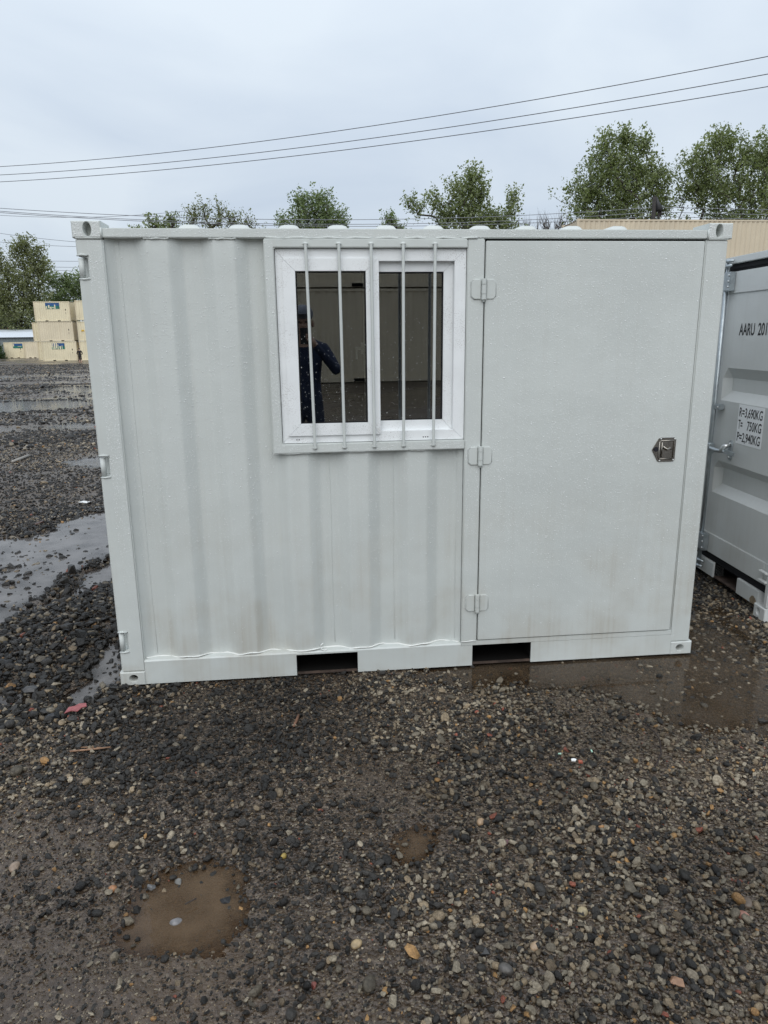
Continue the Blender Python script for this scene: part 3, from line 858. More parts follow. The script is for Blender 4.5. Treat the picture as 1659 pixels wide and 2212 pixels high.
# post between window and door, black strips painting shade into the door gap
MB().box(0.2335, 0.3150, 0.004, 0.09, 0.1450, 2.1305).build('door_post', P_MAIN, office, 0.004)
for bx_ in ((0.3152, 0.330, 0.034, 0.07, 0.1452, 2.131), (1.366, 1.3808, 0.034, 0.07, 0.1452, 2.131), (0.330, 1.366, 0.034, 0.07, 2.108, 2.1305), (0.330, 1.366, 0.034, 0.07, 0.1452, 0.16)):
    box_part('gap_shade_strip', DARK, office, *bx_)
door = MB().box(0.3200, 1.3745, 0.001, 0.0195, 0.1495, 2.1205).build('door', P_MAIN, office, 0.003)
for cz in (1.908, 1.126, 0.358):
    for s in (-1, 1):
        xi, xo = 0.312 + s * 0.0145, 0.312 + s * 0.057
        pts = [(xi, cz - .043), (xo - s * .012, cz - .043), (xo, cz - .031), (xo, cz + .031), (xo - s * .012, cz + .043), (xi, cz + .043)]
        if s < 0: pts = pts[::-1]
        h_ = MB().prism(pts, -0.004, 0.004 if s < 0 else 0.0012).build('hinge_leaf', P_MAIN, door if s > 0 else office, 0.0012)
        hb = MB()                                        # weld all round the leaf
        ring_ = pts + [pts[0]]
        hb.tube([(x + (s * 0.002 if abs(x - xo) < .002 else 0), 0.0015, z) for x, z in (pts if s > 0 else pts[::-1])][:], 0.002, 5)
        hb.build('weld_bead', P_MAIN, h_, smooth=True)
    kn = MB()
    for a, b in ((-.047, -.0225), (-.0215, .0205), (.0215, .047)):
        kn.tube([(0.312, -0.008, cz + a), (0.312, -0.008, cz + b)], 0.0118, 14)
    kn.tube([(0.312, -0.006, cz - .056), (0.312, -0.006, cz - .045)], 0.006, 8)
    kn.build('hinge_knuckle', P_MAIN, door, 0.0012)
# stainless paddle latch
lk = MB()
lx, lz = 1.191, 1.131
plate = [(lx, lz), (lx + .033, lz - .058), (lx + .045, lz - .061), (lx + .115, lz - .061), (lx + .124, lz - .052), (lx + .124, lz + .052), (lx + .115, lz + .061), (lx + .045, lz + .061), (lx + .033, lz + .058)]
latch = MB().prism(plate, -0.003, 0.0008).build('latch_plate', STEEL, door, 0.0012)
rim = MB()
rim.tube([(lx + .040, -0.0035, lz - .047), (lx + .108, -0.0035, lz - .047), (lx + .112, -0.0035, lz - .04), (lx + .112, -0.0035, lz + .04), (lx + .108, -0.0035, lz + .047), (lx + .040, -0.0035, lz + .047), (lx + .036, -0.0035, lz + .040), (lx + .036, -0.0035, lz - .040), (lx + .040, -0.0035, lz - .047)], 0.0035, 8)
rim.build('latch_rim', STEEL, latch, smooth=True)
MB().box(lx + .044, lx + .106, -0.0042, -0.0025, lz - .042, lz + .042).build('paddle', STEEL, latch, 0.001)
hd = MB().tube([(lx + .055, -.007, lz + .022), (lx + .060, -.012, lz + .012), (lx + .075, -.013, lz + .002), (lx + .088, -.011, lz + .010), (lx + .100, -.007, lz + .004)], [.004, .006, .007, .006, .004], 8)
hd.tube([(lx + .050, -.0065, lz - .038), (lx + .050, -.0065, lz + .038)], 0.003, 6)
hd.build('latch_handle', STEEL, latch, smooth=True)
MB().tube([(lx + .020, -.0075, lz + .004), (lx + .020, -.002, lz + .004)], 0.0125, 16).build('lock_cylinder', BLACKP, latch, 0.001)
rv = MB()
for x, z in ((lx + .044, lz - .055), (lx + .116, lz - .053), (lx + .116, lz + .053), (lx + .044, lz + .055)): rv.blob((x, -0.0035, z), (.0055, .003, .0055))
rv.build('rivet', BOLT, latch, smooth=True)

# window: steel surround, white frame, two sashes, panes, bars
win = MB().prism([(-0.690, 1.163), (0.2333, 1.163), (0.2333, 1.2075), (-0.6453, 1.2075), (-0.6453, 2.0895), (0.2333, 2.0895), (0.2333, 2.1285), (-0.690, 2.1285)], -0.004, 0.075).build('window', P_MAIN, office, 0.004)


def mitred(name, mat_, parent, x0, x1, z0, z1, wl_, wr_, wb_, wt_, y0, y1, gap=0.0003, bevel=0.0012):
    """four mitred lengths; returns the left one, which carries what the frame holds"""
    xi0, xi1, zi0, zi1 = x0 + wl_, x1 - wr_, z0 + wb_, z1 - wt_
    g = gap
    return [MB().prism(p, y0, y1).build(name, mat_, parent, bevel) for p in (
        [(x0, z0 + g), (xi0, zi0 + g), (xi0, zi1 - g), (x0, z1 - g)], [(x1, z0 + g), (x1, z1 - g), (xi1, zi1 - g), (xi1, zi0 + g)],
        [(x0 + g, z0), (x1 - g, z0), (xi1 - g, zi0), (xi0 + g, zi0)], [(x0 + g, z1), (xi0 + g, zi1), (xi1 - g, zi1), (x1 - g, z1)])]


mitred('frame', VINYL, win, -0.643, 0.2315, 1.2095, 2.0875, 0.045, 0.054, 0.048, 0.053, 0.016, 0.090)
mitred('sash', VINYL, win, -0.612, -0.1755, 1.244, 2.046, 0.057, 0.060, 0.058, 0.055, 0.006, 0.036)
mitred('sash', VINYL, win, -0.190, 0.178, 1.254, 2.036, 0.013, 0.046, 0.050, 0.046, 0.046, 0.074)
for a, b, c, d, yy in ((-0.5545, -0.236, 1.3025, 1.9905, 0.020), (-0.1765, 0.1315, 1.3045, 1.9895, 0.058)):
    pane = MB().box(a + .003, b - .003, yy, yy + .005, c + .003, d - .003).build('pane', GLASS, win)
    mitred('gasket', RUBBER, win, a - .001, b + .001, c - .001, d + .001, 0.007, 0.007, 0.005, 0.007, yy - 0.003, yy + 0.008)
# inside latch seen through the left pane, and the white channel beside it
MB().box(-0.2475, -0.2435, 0.040, 0.06, 1.305, 1.985).build('inner_channel', VINYL, win)
MB().box(-0.283, -0.2480, 0.031, 0.040, 1.640, 1.655).box(-0.287, -0.2775, 0.030, 0.041, 1.598, 1.655).box(-0.262, -0.2482, 0.030, 0.040, 1.620, 1.674).build('sash_latch', VINYL, win, 0.001)
wh = MB()
for x in (0.030, 0.041, 0.052): wh.box(x, x + .005, 0.0150, 0.017, 1.222, 1.227)
for x in (-0.58, -0.569): wh.box(x, x + .005, 0.0150, 0.017, 1.2235, 1.228)
wh.build('drain_hole', INK, win)
for xt, xb_ in ((-0.504, -0.492), (-0.356, -0.352), (-0.211, -0.208), (-0.065, -0.067), (0.081, 0.078)):
    bar = MB().tube([(xt, -0.012, 2.103), (xb_, -0.012, 1.186)], 0.0072, 10).build('window_bar', P_MAIN, win, smooth=False)
    bar.data.shade_smooth(); bar.data.set_sharp_from_angle(angle=1.0)
    MB().blob((xt, -0.009, 2.106), (.0125, .010, .007), 2).blob((xb_, -0.008, 1.188), (.0115, .008, .009), 2).build('weld_bead', P_MAIN, bar, smooth=True)
wb_ = MB()
wb_.tube([(-0.69 + k * 0.035, 0.002, 1.162 + 0.002 * math.sin(k * 1.9)) for k in range(6)], 0.0035, 6)
wb_.tube([(-0.33 + k * 0.02, 0.003, 1.1625 + 0.001 * math.sin(k * 1.9)) for k in range(5)], 0.0035, 6)
wb_.tube([(-0.03 + k * 0.02, 0.003, 1.1625 + 0.001 * math.sin(k * 1.9)) for k in range(5)], 0.0035, 6)
wb_.build('weld_bead', P_MAIN, win, smooth=True)

# rest of the box: ribbed roof, sides, back, floor, lining
roof_ = box_part('roof', P_MAIN, office, -1.40, 1.40, 0.04, 2.03, 2.150, 2.1685)
for k in range(10):
    cx = -1.02 + 0.2217 * k
    prof = [(-0.062, 0.0), (-0.054, 0.004), (-0.036, 0.0125), (-0.02, 0.0145), (0.02, 0.0145), (0.036, 0.0125), (0.054, 0.004), (0.062, 0.0)]
    rows = []
    for y, s_ in ((0.062, 0.0), (0.070, 0.55), (0.084, 1.0), (1.985, 1.0), (2.0, 0.55), (2.01, 0.0)):
        rows.append([(cx + x * (0.8 + 0.2 * s_), y, 2.1686 + 1.95 * z * s_) for x, z in prof])
    MB().grid(rows).build('roof_rib', P_MAIN, roof_, smooth=True)
for x, s in ((-1.47, 1), (1.47, -1)):
    g2 = MB()
    ys_ = np.arange(0.14, 1.93, 0.012)
    g2.grid([[(x + s * float(corr(y, 0.3, 0.29, 0, 0.038, 0.08, 0.08)), y, z) for z in (0.08, 2.16)] for y in ys_])
    g2.build('side_wall', P_MAIN, office, smooth=True)
    box_part('top_rail', P_MAIN, office, x - .02, x + .02, 0.14, 1.93, 2.135, 2.168, 0.003)
    box_part('bottom_rail', P_MAIN, office, x - .02, x + .02, 0.14, 1.93, 0.01, 0.11, 0.003)
g3 = MB()
g3.grid([[(x, 2.05 - float(corr(x, 0, 0.29, 0, 0.038, 0.08, 0.08)), z) for z in (0.05, 2.16)] for x in np.arange(-1.39, 1.39, 0.012)])
g3.build('back_wall', P_MAIN, office, smooth=True)
for bx_ in ((-1.41, 1.41, 1.95, 1.96, 0.16, 2.13), (-1.42, -1.41, 0.09, 1.96, 0.16, 2.13), (1.36, 1.37, 0.09, 1.96, 0.16, 2.13), (-1.42, 1.37, 0.09, 1.96, 2.13, 2.14),
            (-1.42, -0.70, 0.085, 0.09, 0.16, 2.13), (-0.70, 0.30, 0.085, 0.09, 0.16, 1.19)):
    box_part('lining', INTERIOR, office, *bx_)
box_part('floor', INTERIOR, office, -1.42, 1.40, 0.101, 1.99, 0.1190, 0.155)

# rain on the front
DV = []
def drops(n, xr, zr, yf, fade=None, size=0.00145, keep=None):
    x = rng.uniform(*xr, n); z = rng.uniform(*zr, n)
    n = int(n * 2.0); x = rng.uniform(*xr, n); z = rng.uniform(*zr, n)
    dens = 0.5 + 0.5 * np.clip((fbm(x * 3.3, z * 3.3, 61) - 0.32) * 3.2, 0, 1)
    if fade is not None: dens = dens * fade(x, z)
    k = rng.random(n) < dens
    x, z = x[k], z[k]
    r = size * np.exp(rng.normal(0, 0.26, len(x)))
    y = yf(x) if callable(yf) else np.full(len(x), yf)
    DV.append(np.column_stack([x, y, z, r]))
fd = lambda x, z: np.clip((z - 0.28) / 0.8, 0.10, 1)
drops(5200, (-1.36, -0.69), (0.2, 2.11), lambda x: main_corr(x) - 0.0004, fd)
drops(3000, (-0.64, 0.22), (0.2, 1.15), lambda x: main_corr(x) - 0.0004, fd)
drops(8200, (0.33, 1.37), (0.17, 2.11), 0.001, fd)
drops(1500, (-1.45, -1.39), (0.1, 2.12), 0.006, fd)
drops(1400, (1.39, 1.485), (0.1, 2.12), 0.006, fd)
drops(700, (0.24, 0.31), (0.2, 2.12), 0.004, fd)
drops(1100, (-1.38, 1.38), (2.135, 2.168), 0.005)
for a_x, b_x in ((-1.50, -1.463), (-1.42, -1.39), (1.39, 1.418), (1.462, 1.50)): drops(120, (a_x, b_x), (2.135, 2.195), 0.0)
drops(420, (-0.685, -0.65), (1.17, 2.12), -0.004)
drops(300, (-0.64, 0.22), (1.168, 1.203), -0.004)
drops(200, (-0.64, 0.22), (2.094, 2.124), -0.003)
drops(260, (-0.60, -0.18), (1.245, 1.30), 0.006, size=0.0014)
drops(110, (-0.55, -0.24), (1.31, 1.75), 0.020, size=0.0010)
drops(60, (-0.17, 0.12), (1.31, 1.8), 0.058, size=0.0010)
D = np.concatenate(DV)
nd = len(D)
ring1 = np.array([[math.cos(t), math.sin(t)] for t in np.arange(6) * math.pi / 3])
tmpl = np.vstack([np.column_stack([ring1[:, 0] * 1.0, np.full(6, 0.0), ring1[:, 1] * 1.12]),
                  np.column_stack([ring1[:, 0] * 0.72, np.full(6, -0.36), ring1[:, 1] * 0.78]), [[0, -0.46, -0.08]]])
dv = (D[:, None, :3] + tmpl[None] * D[:, None, 3:4]).reshape(-1, 3)
ft = []
for k in range(6):
    j = (k + 1) % 6
    ft += [(k, j, 6 + j), (k, 6 + j, 6 + k), (6 + k, 6 + j, 12)]
ft = np.array(ft)
df = (np.arange(nd)[:, None, None] * 13 + ft[None]).reshape(-1, 3)
rd_ = link_mesh('rain_drops', np_mesh('rain_drops', dv, df, True), DROP, office)
rd_['kind'] = 'stuff'

# ------------------------------------------------------------------ grey container at the right, seen on its door end
store = empty('storage_container', (2.186, 0.404, 0), 'grey storage container at the right edge with AARU lettering and weight sticker on its door', 'container', rz=math.radians(-90) - math.atan2(.045, .79))


def lettering(name, txt, h, width, x, z, y, m, parent, bold=0.0):
    cu = bpy.data.curves.new(name, 'FONT')
    cu.body = txt; cu.size = 1.0; cu.extrude = 0.0; cu.offset = bold
    o = bpy.data.objects.new(name, cu); col.objects.link(o)
    bpy.context.view_layer.update()
    me = bpy.data.meshes.new_from_object(o.evaluated_get(bpy.context.evaluated_depsgraph_get()))
    bpy.data.objects.remove(o); bpy.data.curves.remove(cu)
    v = np.empty(len(me.vertices) * 3, np.float32); me.vertices.foreach_get('co', v); v = v.reshape(-1, 3)
    lo, hi = v.min(0), v.max(0)
    caph = 0.69
    out = np.column_stack([x + (v[:, 0] - lo[0]) / (hi[0] - lo[0]) * width, np.full(len(v), y), z + v[:, 1] / caph * h])
    me.vertices.foreach_set('co', out.astype(np.float32).ravel()); me.update()
    return link_mesh(name, me, m, parent)


def leaf_z(z):
    """depth of a door leaf at height z: two pressed grooves"""
    d = 0.0
    for top, t2, b2, bot in ((1.474, 1.407, 1.323, 1.259), (0.858, 0.806, 0.695, 0.631)):
        d = max(d, float(np.interp(z, [bot, b2, t2, top], [0, 0.042, 0.042, 0])))
    return d


def door_leaf(xl, xr, name, edge_l, edge_r):
    zs_ = [0.344, 0.5, 0.631, 0.695, 0.806, 0.858, 1.0, 1.259, 1.323, 1.407, 1.474, 1.7, 1.943]
    b = MB()
    b.grid([[(x, 0.012 + leaf_z(z) * s_, z) for z in zs_] for x, s_ in ((xl, 0), (xl + edge_l, 0), (xl + edge_l + .05, 1), (xr - edge_r - .05, 1), (xr - edge_r, 0), (xr, 0))])
    o = b.build(name, P_SIDE, store)
    MB().box(xl, xr, 0.004, 0.03, 1.9435, 2.078).build('door_edge', P_SIDE, o, 0.003)
    MB().box(xl + .006, xr - .05, 0.004, 0.03, 0.208, 0.3435).build('door_edge', P_SIDE, o, 0.003)
    MB().box(xr - .049, xr, .006, .03, 0.208, 0.3435).build('door_edge', P_SIDE, o, 0.003)
    MB().box(xl, xr, 0.0165, 0.045, 2.0785, 2.127).box(xl, xr, 0.0105, 0.0163, 2.094, 2.110).build('door_gasket', RUBBER, o, 0.002)
    MB().box(xl, xr, 0.0165, 0.045, 0.155, 0.2075).box(xl, xr, 0.0105, 0.0163, 0.186, 0.2).build('door_gasket', RUBBER, o, 0.002)
    return o


leafR = door_leaf(-0.868, 0.0, 'door', 0.09, 0.05)
leafL = door_leaf(-1.745, -0.877, 'door', 0.05, 0.09)
box_part('top_rail', P_SIDE, store, -1.80, 0.05, 0.0, 0.08, 2.1275, 2.171, 0.004)
xe = [-1.80, -1.42, -1.11, -0.631, -0.326, -0.07]
for a, b in zip(xe[0::2], xe[1::2]): box_part('bottom_rail', P_SIDE, store, a, b, 0.0, 0.08, 0.052, 0.1545, 0.003)
for a, b in ((-1.42, -1.11), (-0.631, -0.326)):
    pk = MB()
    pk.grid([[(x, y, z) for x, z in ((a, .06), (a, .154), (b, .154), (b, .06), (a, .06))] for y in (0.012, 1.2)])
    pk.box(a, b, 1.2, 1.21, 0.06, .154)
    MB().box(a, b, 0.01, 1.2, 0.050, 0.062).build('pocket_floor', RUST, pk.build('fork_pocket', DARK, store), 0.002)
for a, b, hx in ((-0.072, 0.048, -0.022), (-1.80, -1.68, -1.75)):
    casting(store, a, b, 0.0, 0.083, -0.022, 0.12, P_SIDE, (hx, 0.044), (0.019, 0.022), P_SIDE, DARK)
    casting(store, a, b, 2.100, 2.174, -0.022, 0.12, P_SIDE, (hx, 2.138), (0.017, 0.024), P_SIDE, DARK)
for a, b in ((0.004, 0.046), (-1.80, -1.75)):
    box_part('corner_post', P_SIDE, store, a, b, -0.012, 0.10, 0.084, 2.099, 0.006)
for z in (0.296, 0.241, 1.2, 1.95):
    MB().box(-0.062, 0.02, -0.028, -0.002, z - .006, z + .006).build('hinge_lug', P_SIDE, store, 0.003)
for x in (0.035, -1.79):
    body = MB().grid([[(x - math.copysign(float(corr(y, 0, 0.28, 0, 0.036, 0.07, 0.07)), x + 1), y, z) for z in (0.05, 2.15)] for y in np.arange(0.09, 2.9, 0.02)])
    body.build('side_wall', P_SIDE, store, smooth=True)
box_part('roof', P_SIDE, store, -1.78, 0.03, 0.081, 2.9, 2.14, 2.165)
box_part('back_wall', P_SIDE, store, -1.80, 0.05, 2.9, 2.95, 0.05, 2.16)
box_part('floor', INTERIOR, store, -1.78, 0.03, 0.081, 2.9, 0.16, 0.19)
# lock rods and their fittings
for xr_, s_ in ((-0.795, 1), (-0.95, -1)):
    lf = leafR if s_ > 0 else leafL
    rod = MB().tube([(xr_, -0.020, 0.10), (xr_, -0.020, 2.15)], 0.0130, 14).build('lock_rod', ZINC, lf); rod.data.shade_smooth()
    MB().box(min(xr_ - s_ * .022, xr_ + s_ * .068), max(xr_ - s_ * .022, xr_ + s_ * .068), -0.036, 0.0035, 1.958, 2.078).build('rod_guide', ZINC, rod, 0.006)
    MB().box(min(xr_ - s_ * .022, xr_ + s_ * .062), max(xr_ - s_ * .022, xr_ + s_ * .062), -0.036, 0.0035, 0.214, 0.338).build('rod_guide', ZINC, rod, 0.006)
    MB().box(min(xr_ - s_ * .02, xr_ + s_ * .080), max(xr_ - s_ * .02, xr_ + s_ * .080), -0.030, 0.0115, 1.198, 1.235).build('rod_bracket', ZINC, rod, 0.007)
    bl = MB()
    for z in (1.985, 2.018, 2.055, 0.235, 0.28, 0.32): bl.blob((xr_ + s_ * .052, -0.038, z), (.008, .006, .008))
    bl.blob((xr_ + s_ * .066, -0.032, 1.216), (.008, .005, .008)); bl.build('bolt', BOLT, rod, smooth=True)
    for z0, z1 in ((2.105, 2.150), (0.085, 0.14)):
        cm = MB().tube([(xr_ - s_ * .02, -0.022, z0), (xr_ + s_ * .012, -0.034, z0 + .008), (xr_ + s_ * .055, -0.026, z0 + .012)], [.010, .013, .008], 8)
        cm.tube([(xr_ - s_ * .02, -0.022, z1), (xr_ + s_ * .012, -0.034, z1 - .006), (xr_ + s_ * .06, -0.020, z1 - .006)], [.009, .012, .007], 8)
        cm.build('locking_cam', ZINC, rod, smooth=True)
    MB().box(xr_ - .022, xr_ + .024, -0.044, 0.0, 0.893, 0.972).build('handle_hub', ZINC, rod, 0.008, seg=3)
    hn = MB().tube([(xr_ + s_ * .02, -0.030, 0.935), (xr_ + s_ * .10, -0.030, 0.932), (xr_ + s_ * .19, -0.034, 0.940), (xr_ + s_ * .215, -0.036, 0.944)], [.014, .014, .013, .010], 10)
    hn.box(min(xr_ + s_ * .205, xr_ + s_ * .33), max(xr_ + s_ * .205, xr_ + s_ * .33), -0.038, -0.026, 0.928, 0.954)
    hn.build('door_handle', ZINC, rod, 0.002)
    xt_ = xr_ + s_ * .212
    kp = [(xt_ + .022 * math.cos(t), (0.990 if math.sin(t) > 0 else 0.905) + .024 * math.sin(t)) for t in np.linspace(0, 2 * math.pi, 21)[:-1]]
    MB().prism(kp, 0.001, 0.0115).build('handle_keeper', ZINC, lf, 0.002)
    kk = MB().blob((xt_, -0.002, 0.992), (.010, .007, .010)).blob((xt_, -0.002, 0.902), (.010, .007, .010))
    kk.tube([(xt_ - .002, 0.0, 0.985), (xt_ - .015, -0.030, 0.972), (xt_ - .028, -0.042, 0.945), (xt_ - .035, -0.04, 0.930)], [.012, .016, .014, .008], 8)
    kk.build('keeper_catch', BOLT, lf, smooth=True)
lettering('identification_lettering', 'AARU', 0.070, 0.177, -0.637, 1.683, 0.0108, INK, leafR, 0.017)
lettering('identification_lettering', '2010', 0.070, 0.143, -0.422, 1.683, 0.0108, INK, leafR, 0.017)
st_ = MB().box(-0.540, -0.249, 0.0105, 0.0118, 1.004, 1.253).build('weight_sticker', STICKER, leafR)
for t_, z, x, w in (('R=3,690KG', 1.178, -0.528, 0.264), ('T=', 1.100, -0.528, 0.050), ('750KG', 1.100, -0.424, 0.160), ('P=2,940KG', 1.022, -0.528, 0.264)):
    lettering('weight_lettering', t_, 0.056, w, x, z, 0.0098, INK, st_, 0.013)
mu = MB()
mu.prism([(-0.152, .056), (-0.085, .056), (-0.088, .085), (-0.10, .098), (-0.12, .108), (-0.14, .103), (-0.158, .080)], -0.004, 0.0)
mu.build('mud_patch', MUD, store, 0.003)

# ------------------------------------------------------------------ plain storage containers (background)
def corrugated(b, x0, x1, z0, z1, y, out, P=0.278, d=0.036):
    n = max(2, int(round((x1 - x0) / P))); P = (x1 - x0) / n
    xs, ys = [x0], [y]
    for k in range(n):
        c = x0 + P * k
        for f_, dd in ((0.14, 0), (0.38, d), (0.62, d), (0.86, 0)):
            xs.append(c + P * f_); ys.append(y + out * dd)
    xs.append(x1); ys.append(y)
    b.grid([[(xx, yy, z) for z in (z0, z1)] for xx, yy in zip(xs, ys)])


def box_container(L, H, Wd, loc, rz, m, label, group, pockets=True, lock=True, name='storage_container'):
    """plain corrugated container, long side to -y, origin at the middle of that side's foot"""
    o = empty(name, loc, label, 'container', group, rz)
    h = L / 2
    for x in (-h, h - .12):
        for y in (0, Wd - .12): box_part('corner_post', CREAM_FRAME if m is not TAN else m, o, x, x + .12, y, y + .12, 0.118, H - .118)
    for x in (-h - .003, h - .175):
        for y in (-.004, Wd - .155):
            for z in (0.0, H - .118): box_part('corner_casting', CREAM_FRAME if m is not TAN else m, o, x, x + .178, y, y + .162, z, z + .118)
    for y, yp, so in ((0.0, 0.015, 1), (Wd - .06, Wd - .015, -1)):
        box_part('top_rail', m, o, -h + .18, h - .18, y, y + .06, H - .10, H - .02)
        box_part('bottom_rail', m, o, -h + .18, h - .18, y, y + .06, 0.02, .17)
        s = MB(); corrugated(s, -h + .12, h - .12, 0.17, H - .10, yp, so)
        s.build('side_panel', m, o)
    for x in (-h + .02, h - .05): box_part('end_wall', m, o, x, x + .03, .12, Wd - .12, .12, H - .12)
    ro_ = box_part('roof', m, o, -h + .1, h - .1, .05, Wd - .05, H - .05, H - .03)
    r_ = MB()
    n = int(L / 0.21)
    for k in range(n):
        x = -h + .2 + (L - .4) * (k + .5) / n
        r_.box(x - .05, x + .05, .06, Wd - .06, H - .0295, H - .012)
    r_.build('roof_rib', m, ro_)['kind'] = 'stuff'
    if pockets:
        for x in (-L * 0.17, L * 0.17): MB().box(x - .18, x + .18, -0.004, .30, .03, .135).build('fork_pocket', DARK, o)
    if lock:
        box_part('data_plate', INK, o, h - .62, h - .54, -0.012, 0.004, H * .55, H * .62)
        box_part('data_plate', INK, o, h - .60, h - .55, -0.012, 0.004, H * .40, H * .44)
    return o


BLUE = plain('decal_blue', (0.012, 0.075, 0.22), 0.4, var=0.3, nscale=3)
GREEN = plain('decal_green', (0.012, 0.16, 0.12), 0.4, var=0.3, nscale=3)


def decal(o, x0, x1, z0, z1, bars):
    d = MB().box(x0, x1, -0.006, -0.002, (z0 + z1) / 2, z1).build('decal', BLUE, o)
    MB().box(x0, x1, -0.0065, -0.002, z0, (z0 + z1) / 2 - .001).build('decal_band', GREEN, d)
    b = MB()
    for a, c, e_, f_ in bars:
        b.box(x0 + (x1 - x0) * a, x0 + (x1 - x0) * c, -0.011, -0.007, z0 + (z1 - z0) * e_, z0 + (z1 - z0) * f_)
    b.build('decal_lettering', CREAM, d)


FG = 'cream storage containers at the far side of the yard'
YA = 98.0
gA = float(ground_z(YA))
xA = (at(88.8, 739, YA)[0] + at(164, 739, YA)[0]) / 2
LA = at(164, 739, YA)[0] - at(88.8, 739, YA)[0]
HA = 2.55
cA = [box_container(LA, HA, 2.4, (xA, YA, gA), 0, CREAM, 'cream container with striped blue logo, bottom of the tall far stack', FG),
      box_container(LA, HA, 2.4, (xA - .18, YA, gA + HA + .01), 0, CREAM2, 'cream container without logo, middle of the tall far stack', FG),
      box_container(LA + .1, HA, 2.4, (xA - .35, YA - .05, gA + 2 * HA + .02), 0, CREAM, 'cream container with blue and green logo, top of the tall far stack', FG)]
decal(cA[0], -0.95, 0.72, 1.55, 2.32, [(0.06, 0.13, 0, 1), (0.19, 0.28, 0, 1), (0.33, 0.42, 0.1, 1), (0.47, 0.52, 0, 0.8), (0.60, 0.70, 0, 0.5), (0.78, 0.82, 0, 0.6), (0.0, 0.03, 0.3, 1)])
decal(cA[2], -0.78, 0.98, 1.60, 2.36, [(0.04, 0.12, 0.0, 0.45), (0.20, 0.30, 0.1, 0.62), (0.34, 0.44, 0.0, 0.35), (0.50, 0.60, 0.1, 0.3), (0.64, 0.72, 0.0, 0.7), (0.0, 0.06, 0, 0.2)])
xB = xA + LA / 2 + 0.35 + 2.25
for k, lb in enumerate(('cream container bottom of the far stack half hidden behind the left corner post',
                        'cream container with a yellow plate, middle of the half hidden far stack',
                        'cream container topmost of the half hidden far stack')):
    c_ = box_container(4.5, HA, 2.4, (xB, YA + .1, gA + k * (HA + .01) + (0.12 if k == 2 else 0)), 0, CREAM, lb, FG)
    if k == 1: MB().box(-1.75, -1.45, -0.02, 0.012, 1.25, 1.45).build('plate', plain('yellow_plate', (0.6, 0.36, 0.02), 0.5), c_)
YC = 102.5
gC = float(ground_z(YC))
xC = at(73.5, 739, YC)[0] + 2.25
for k, lb in enumerate(('cream container peeking out behind the tall stack, lower one', 'cream container peeking out behind the tall stack, upper one')):
    box_container(4.5, HA, 2.4, (xC + (0.35 if k == 0 else 0), YC, gC + k * (HA + .01)), 0, CREAM, lb, FG)
YD = 117.0
gD = float(ground_z(YD))
xa_, xb_ = at(8, 750, YD)[0], at(52, 750, YD)[0]
cD = box_container(xb_ - xa_, 2.45, 2.4, ((xa_ + xb_) / 2, YD, gD), 0, CREAM, 'single cream container with wide ribs and green logo at the far left', FG)
decal(cD, -0.12, 1.30, 1.55, 2.25, [(0.02, 0.12, 0.4, 0.9), (0.5, 0.9, 0.35, 0.42)])
xa2, xb2 = at(52.5, 750, YD - 1.5)[0], at(84, 750, YD - 1.5)[0]
box_container(xb2 - xa2, 2.50, 2.4, ((xa2 + xb2) / 2, YD - 1.5, gD), 0, CREAM2, 'plain pinkish cream container beside the one with green logo', FG, lock=False)

# tan 40-foot boxes stacked behind at the right: top one shows above the office container
YT = 36.0
gT = float(ground_z(YT))
xT = at(1247, 476, YT)[0]
topz = at(1500, 473, YT)[2]
HT = (topz - gT) / 3
TG = 'long tan containers stacked behind the office container'
for k, lb in enumerate(('long tan container at the bottom of the stack behind the office container', 'long tan container in the middle of the stack behind the office container',
                        'long tan corrugated container rising above the right end of the office container')):
    box_container(12.2, HT - .012, 2.44, (xT + 6.1, YT, gT + k * HT), 0, TAN, lb, TG)

# cream boxes behind the viewer, mirrored in the window panes
YM = -19.6
gM = float(ground_z(YM))
MG = 'cream containers behind the viewer mirrored in the window'
for k, lb in enumerate(('lower cream container behind the viewer mirrored in the window panes', 'upper cream container behind the viewer mirrored in the window panes')):
    box_container(12.2, 2.89, 2.44, (-1.0, YM, gM + k * 2.90), math.pi, CREAM2, lb, MG)

# ------------------------------------------------------------------ far shed and house
SHED_W = plain('shed_wall', (0.20, 0.23, 0.23), 0.6, var=0.12)
SHED_R = plain('shed_roof', (0.62, 0.66, 0.70), 0.4, var=0.06)
YS = 131.0
gS = float(ground_z(YS))
zr1, zr0 = at(0, 719, YS)[2], at(0, 729, YS)[2]
xs0, xs1 = at(-120, 725, YS)[0], at(86, 725, YS)[0]
shed = empty('shed', ((xs0 + xs1) / 2, YS, gS), 'long low grey shed with pale metal roof behind the far containers', 'shed')
w2 = (xs1 - xs0) / 2
b = MB(); corrugated(b, -w2, w2, 0, zr0 - gS, 0, 1, 0.5, 0.06); b.box(-w2, -w2 + .1, 0.1, 9, 0, zr0 - gS); b.box(w2 - .1, w2, 0.1, 9, 0, zr0 - gS)
b.build('wall', SHED_W, shed)
b = MB(); b.grid([[(x, -.5, zr0 - gS), (x, 1.5, zr1 - gS + .1), (x, 5, zr1 - gS + .6), (x, 9.5, zr0 - gS)] for x in np.linspace(-w2 - .2, w2 + .2, 24)])
b.build('roof', SHED_R, shed)
RED = plain('red_roof', (0.36, 0.10, 0.07), 0.7, var=0.2, nscale=2)
YH = 150.0
pr = at(7, 718, YH); pl = at(-4, 700, YH)
hs = empty('house', (pl[0] - 3, YH, float(ground_z(YH))), 'house with red pitched roof at the far left edge', 'house')
hz = pr[2] - hs.location.z
rx = pr[0] - hs.location.x
MB().box(-rx + .5, rx - .5, 0, 7, 0, hz).build('wall', plain('house_wall', (0.55, 0.53, 0.5), 0.8), hs)
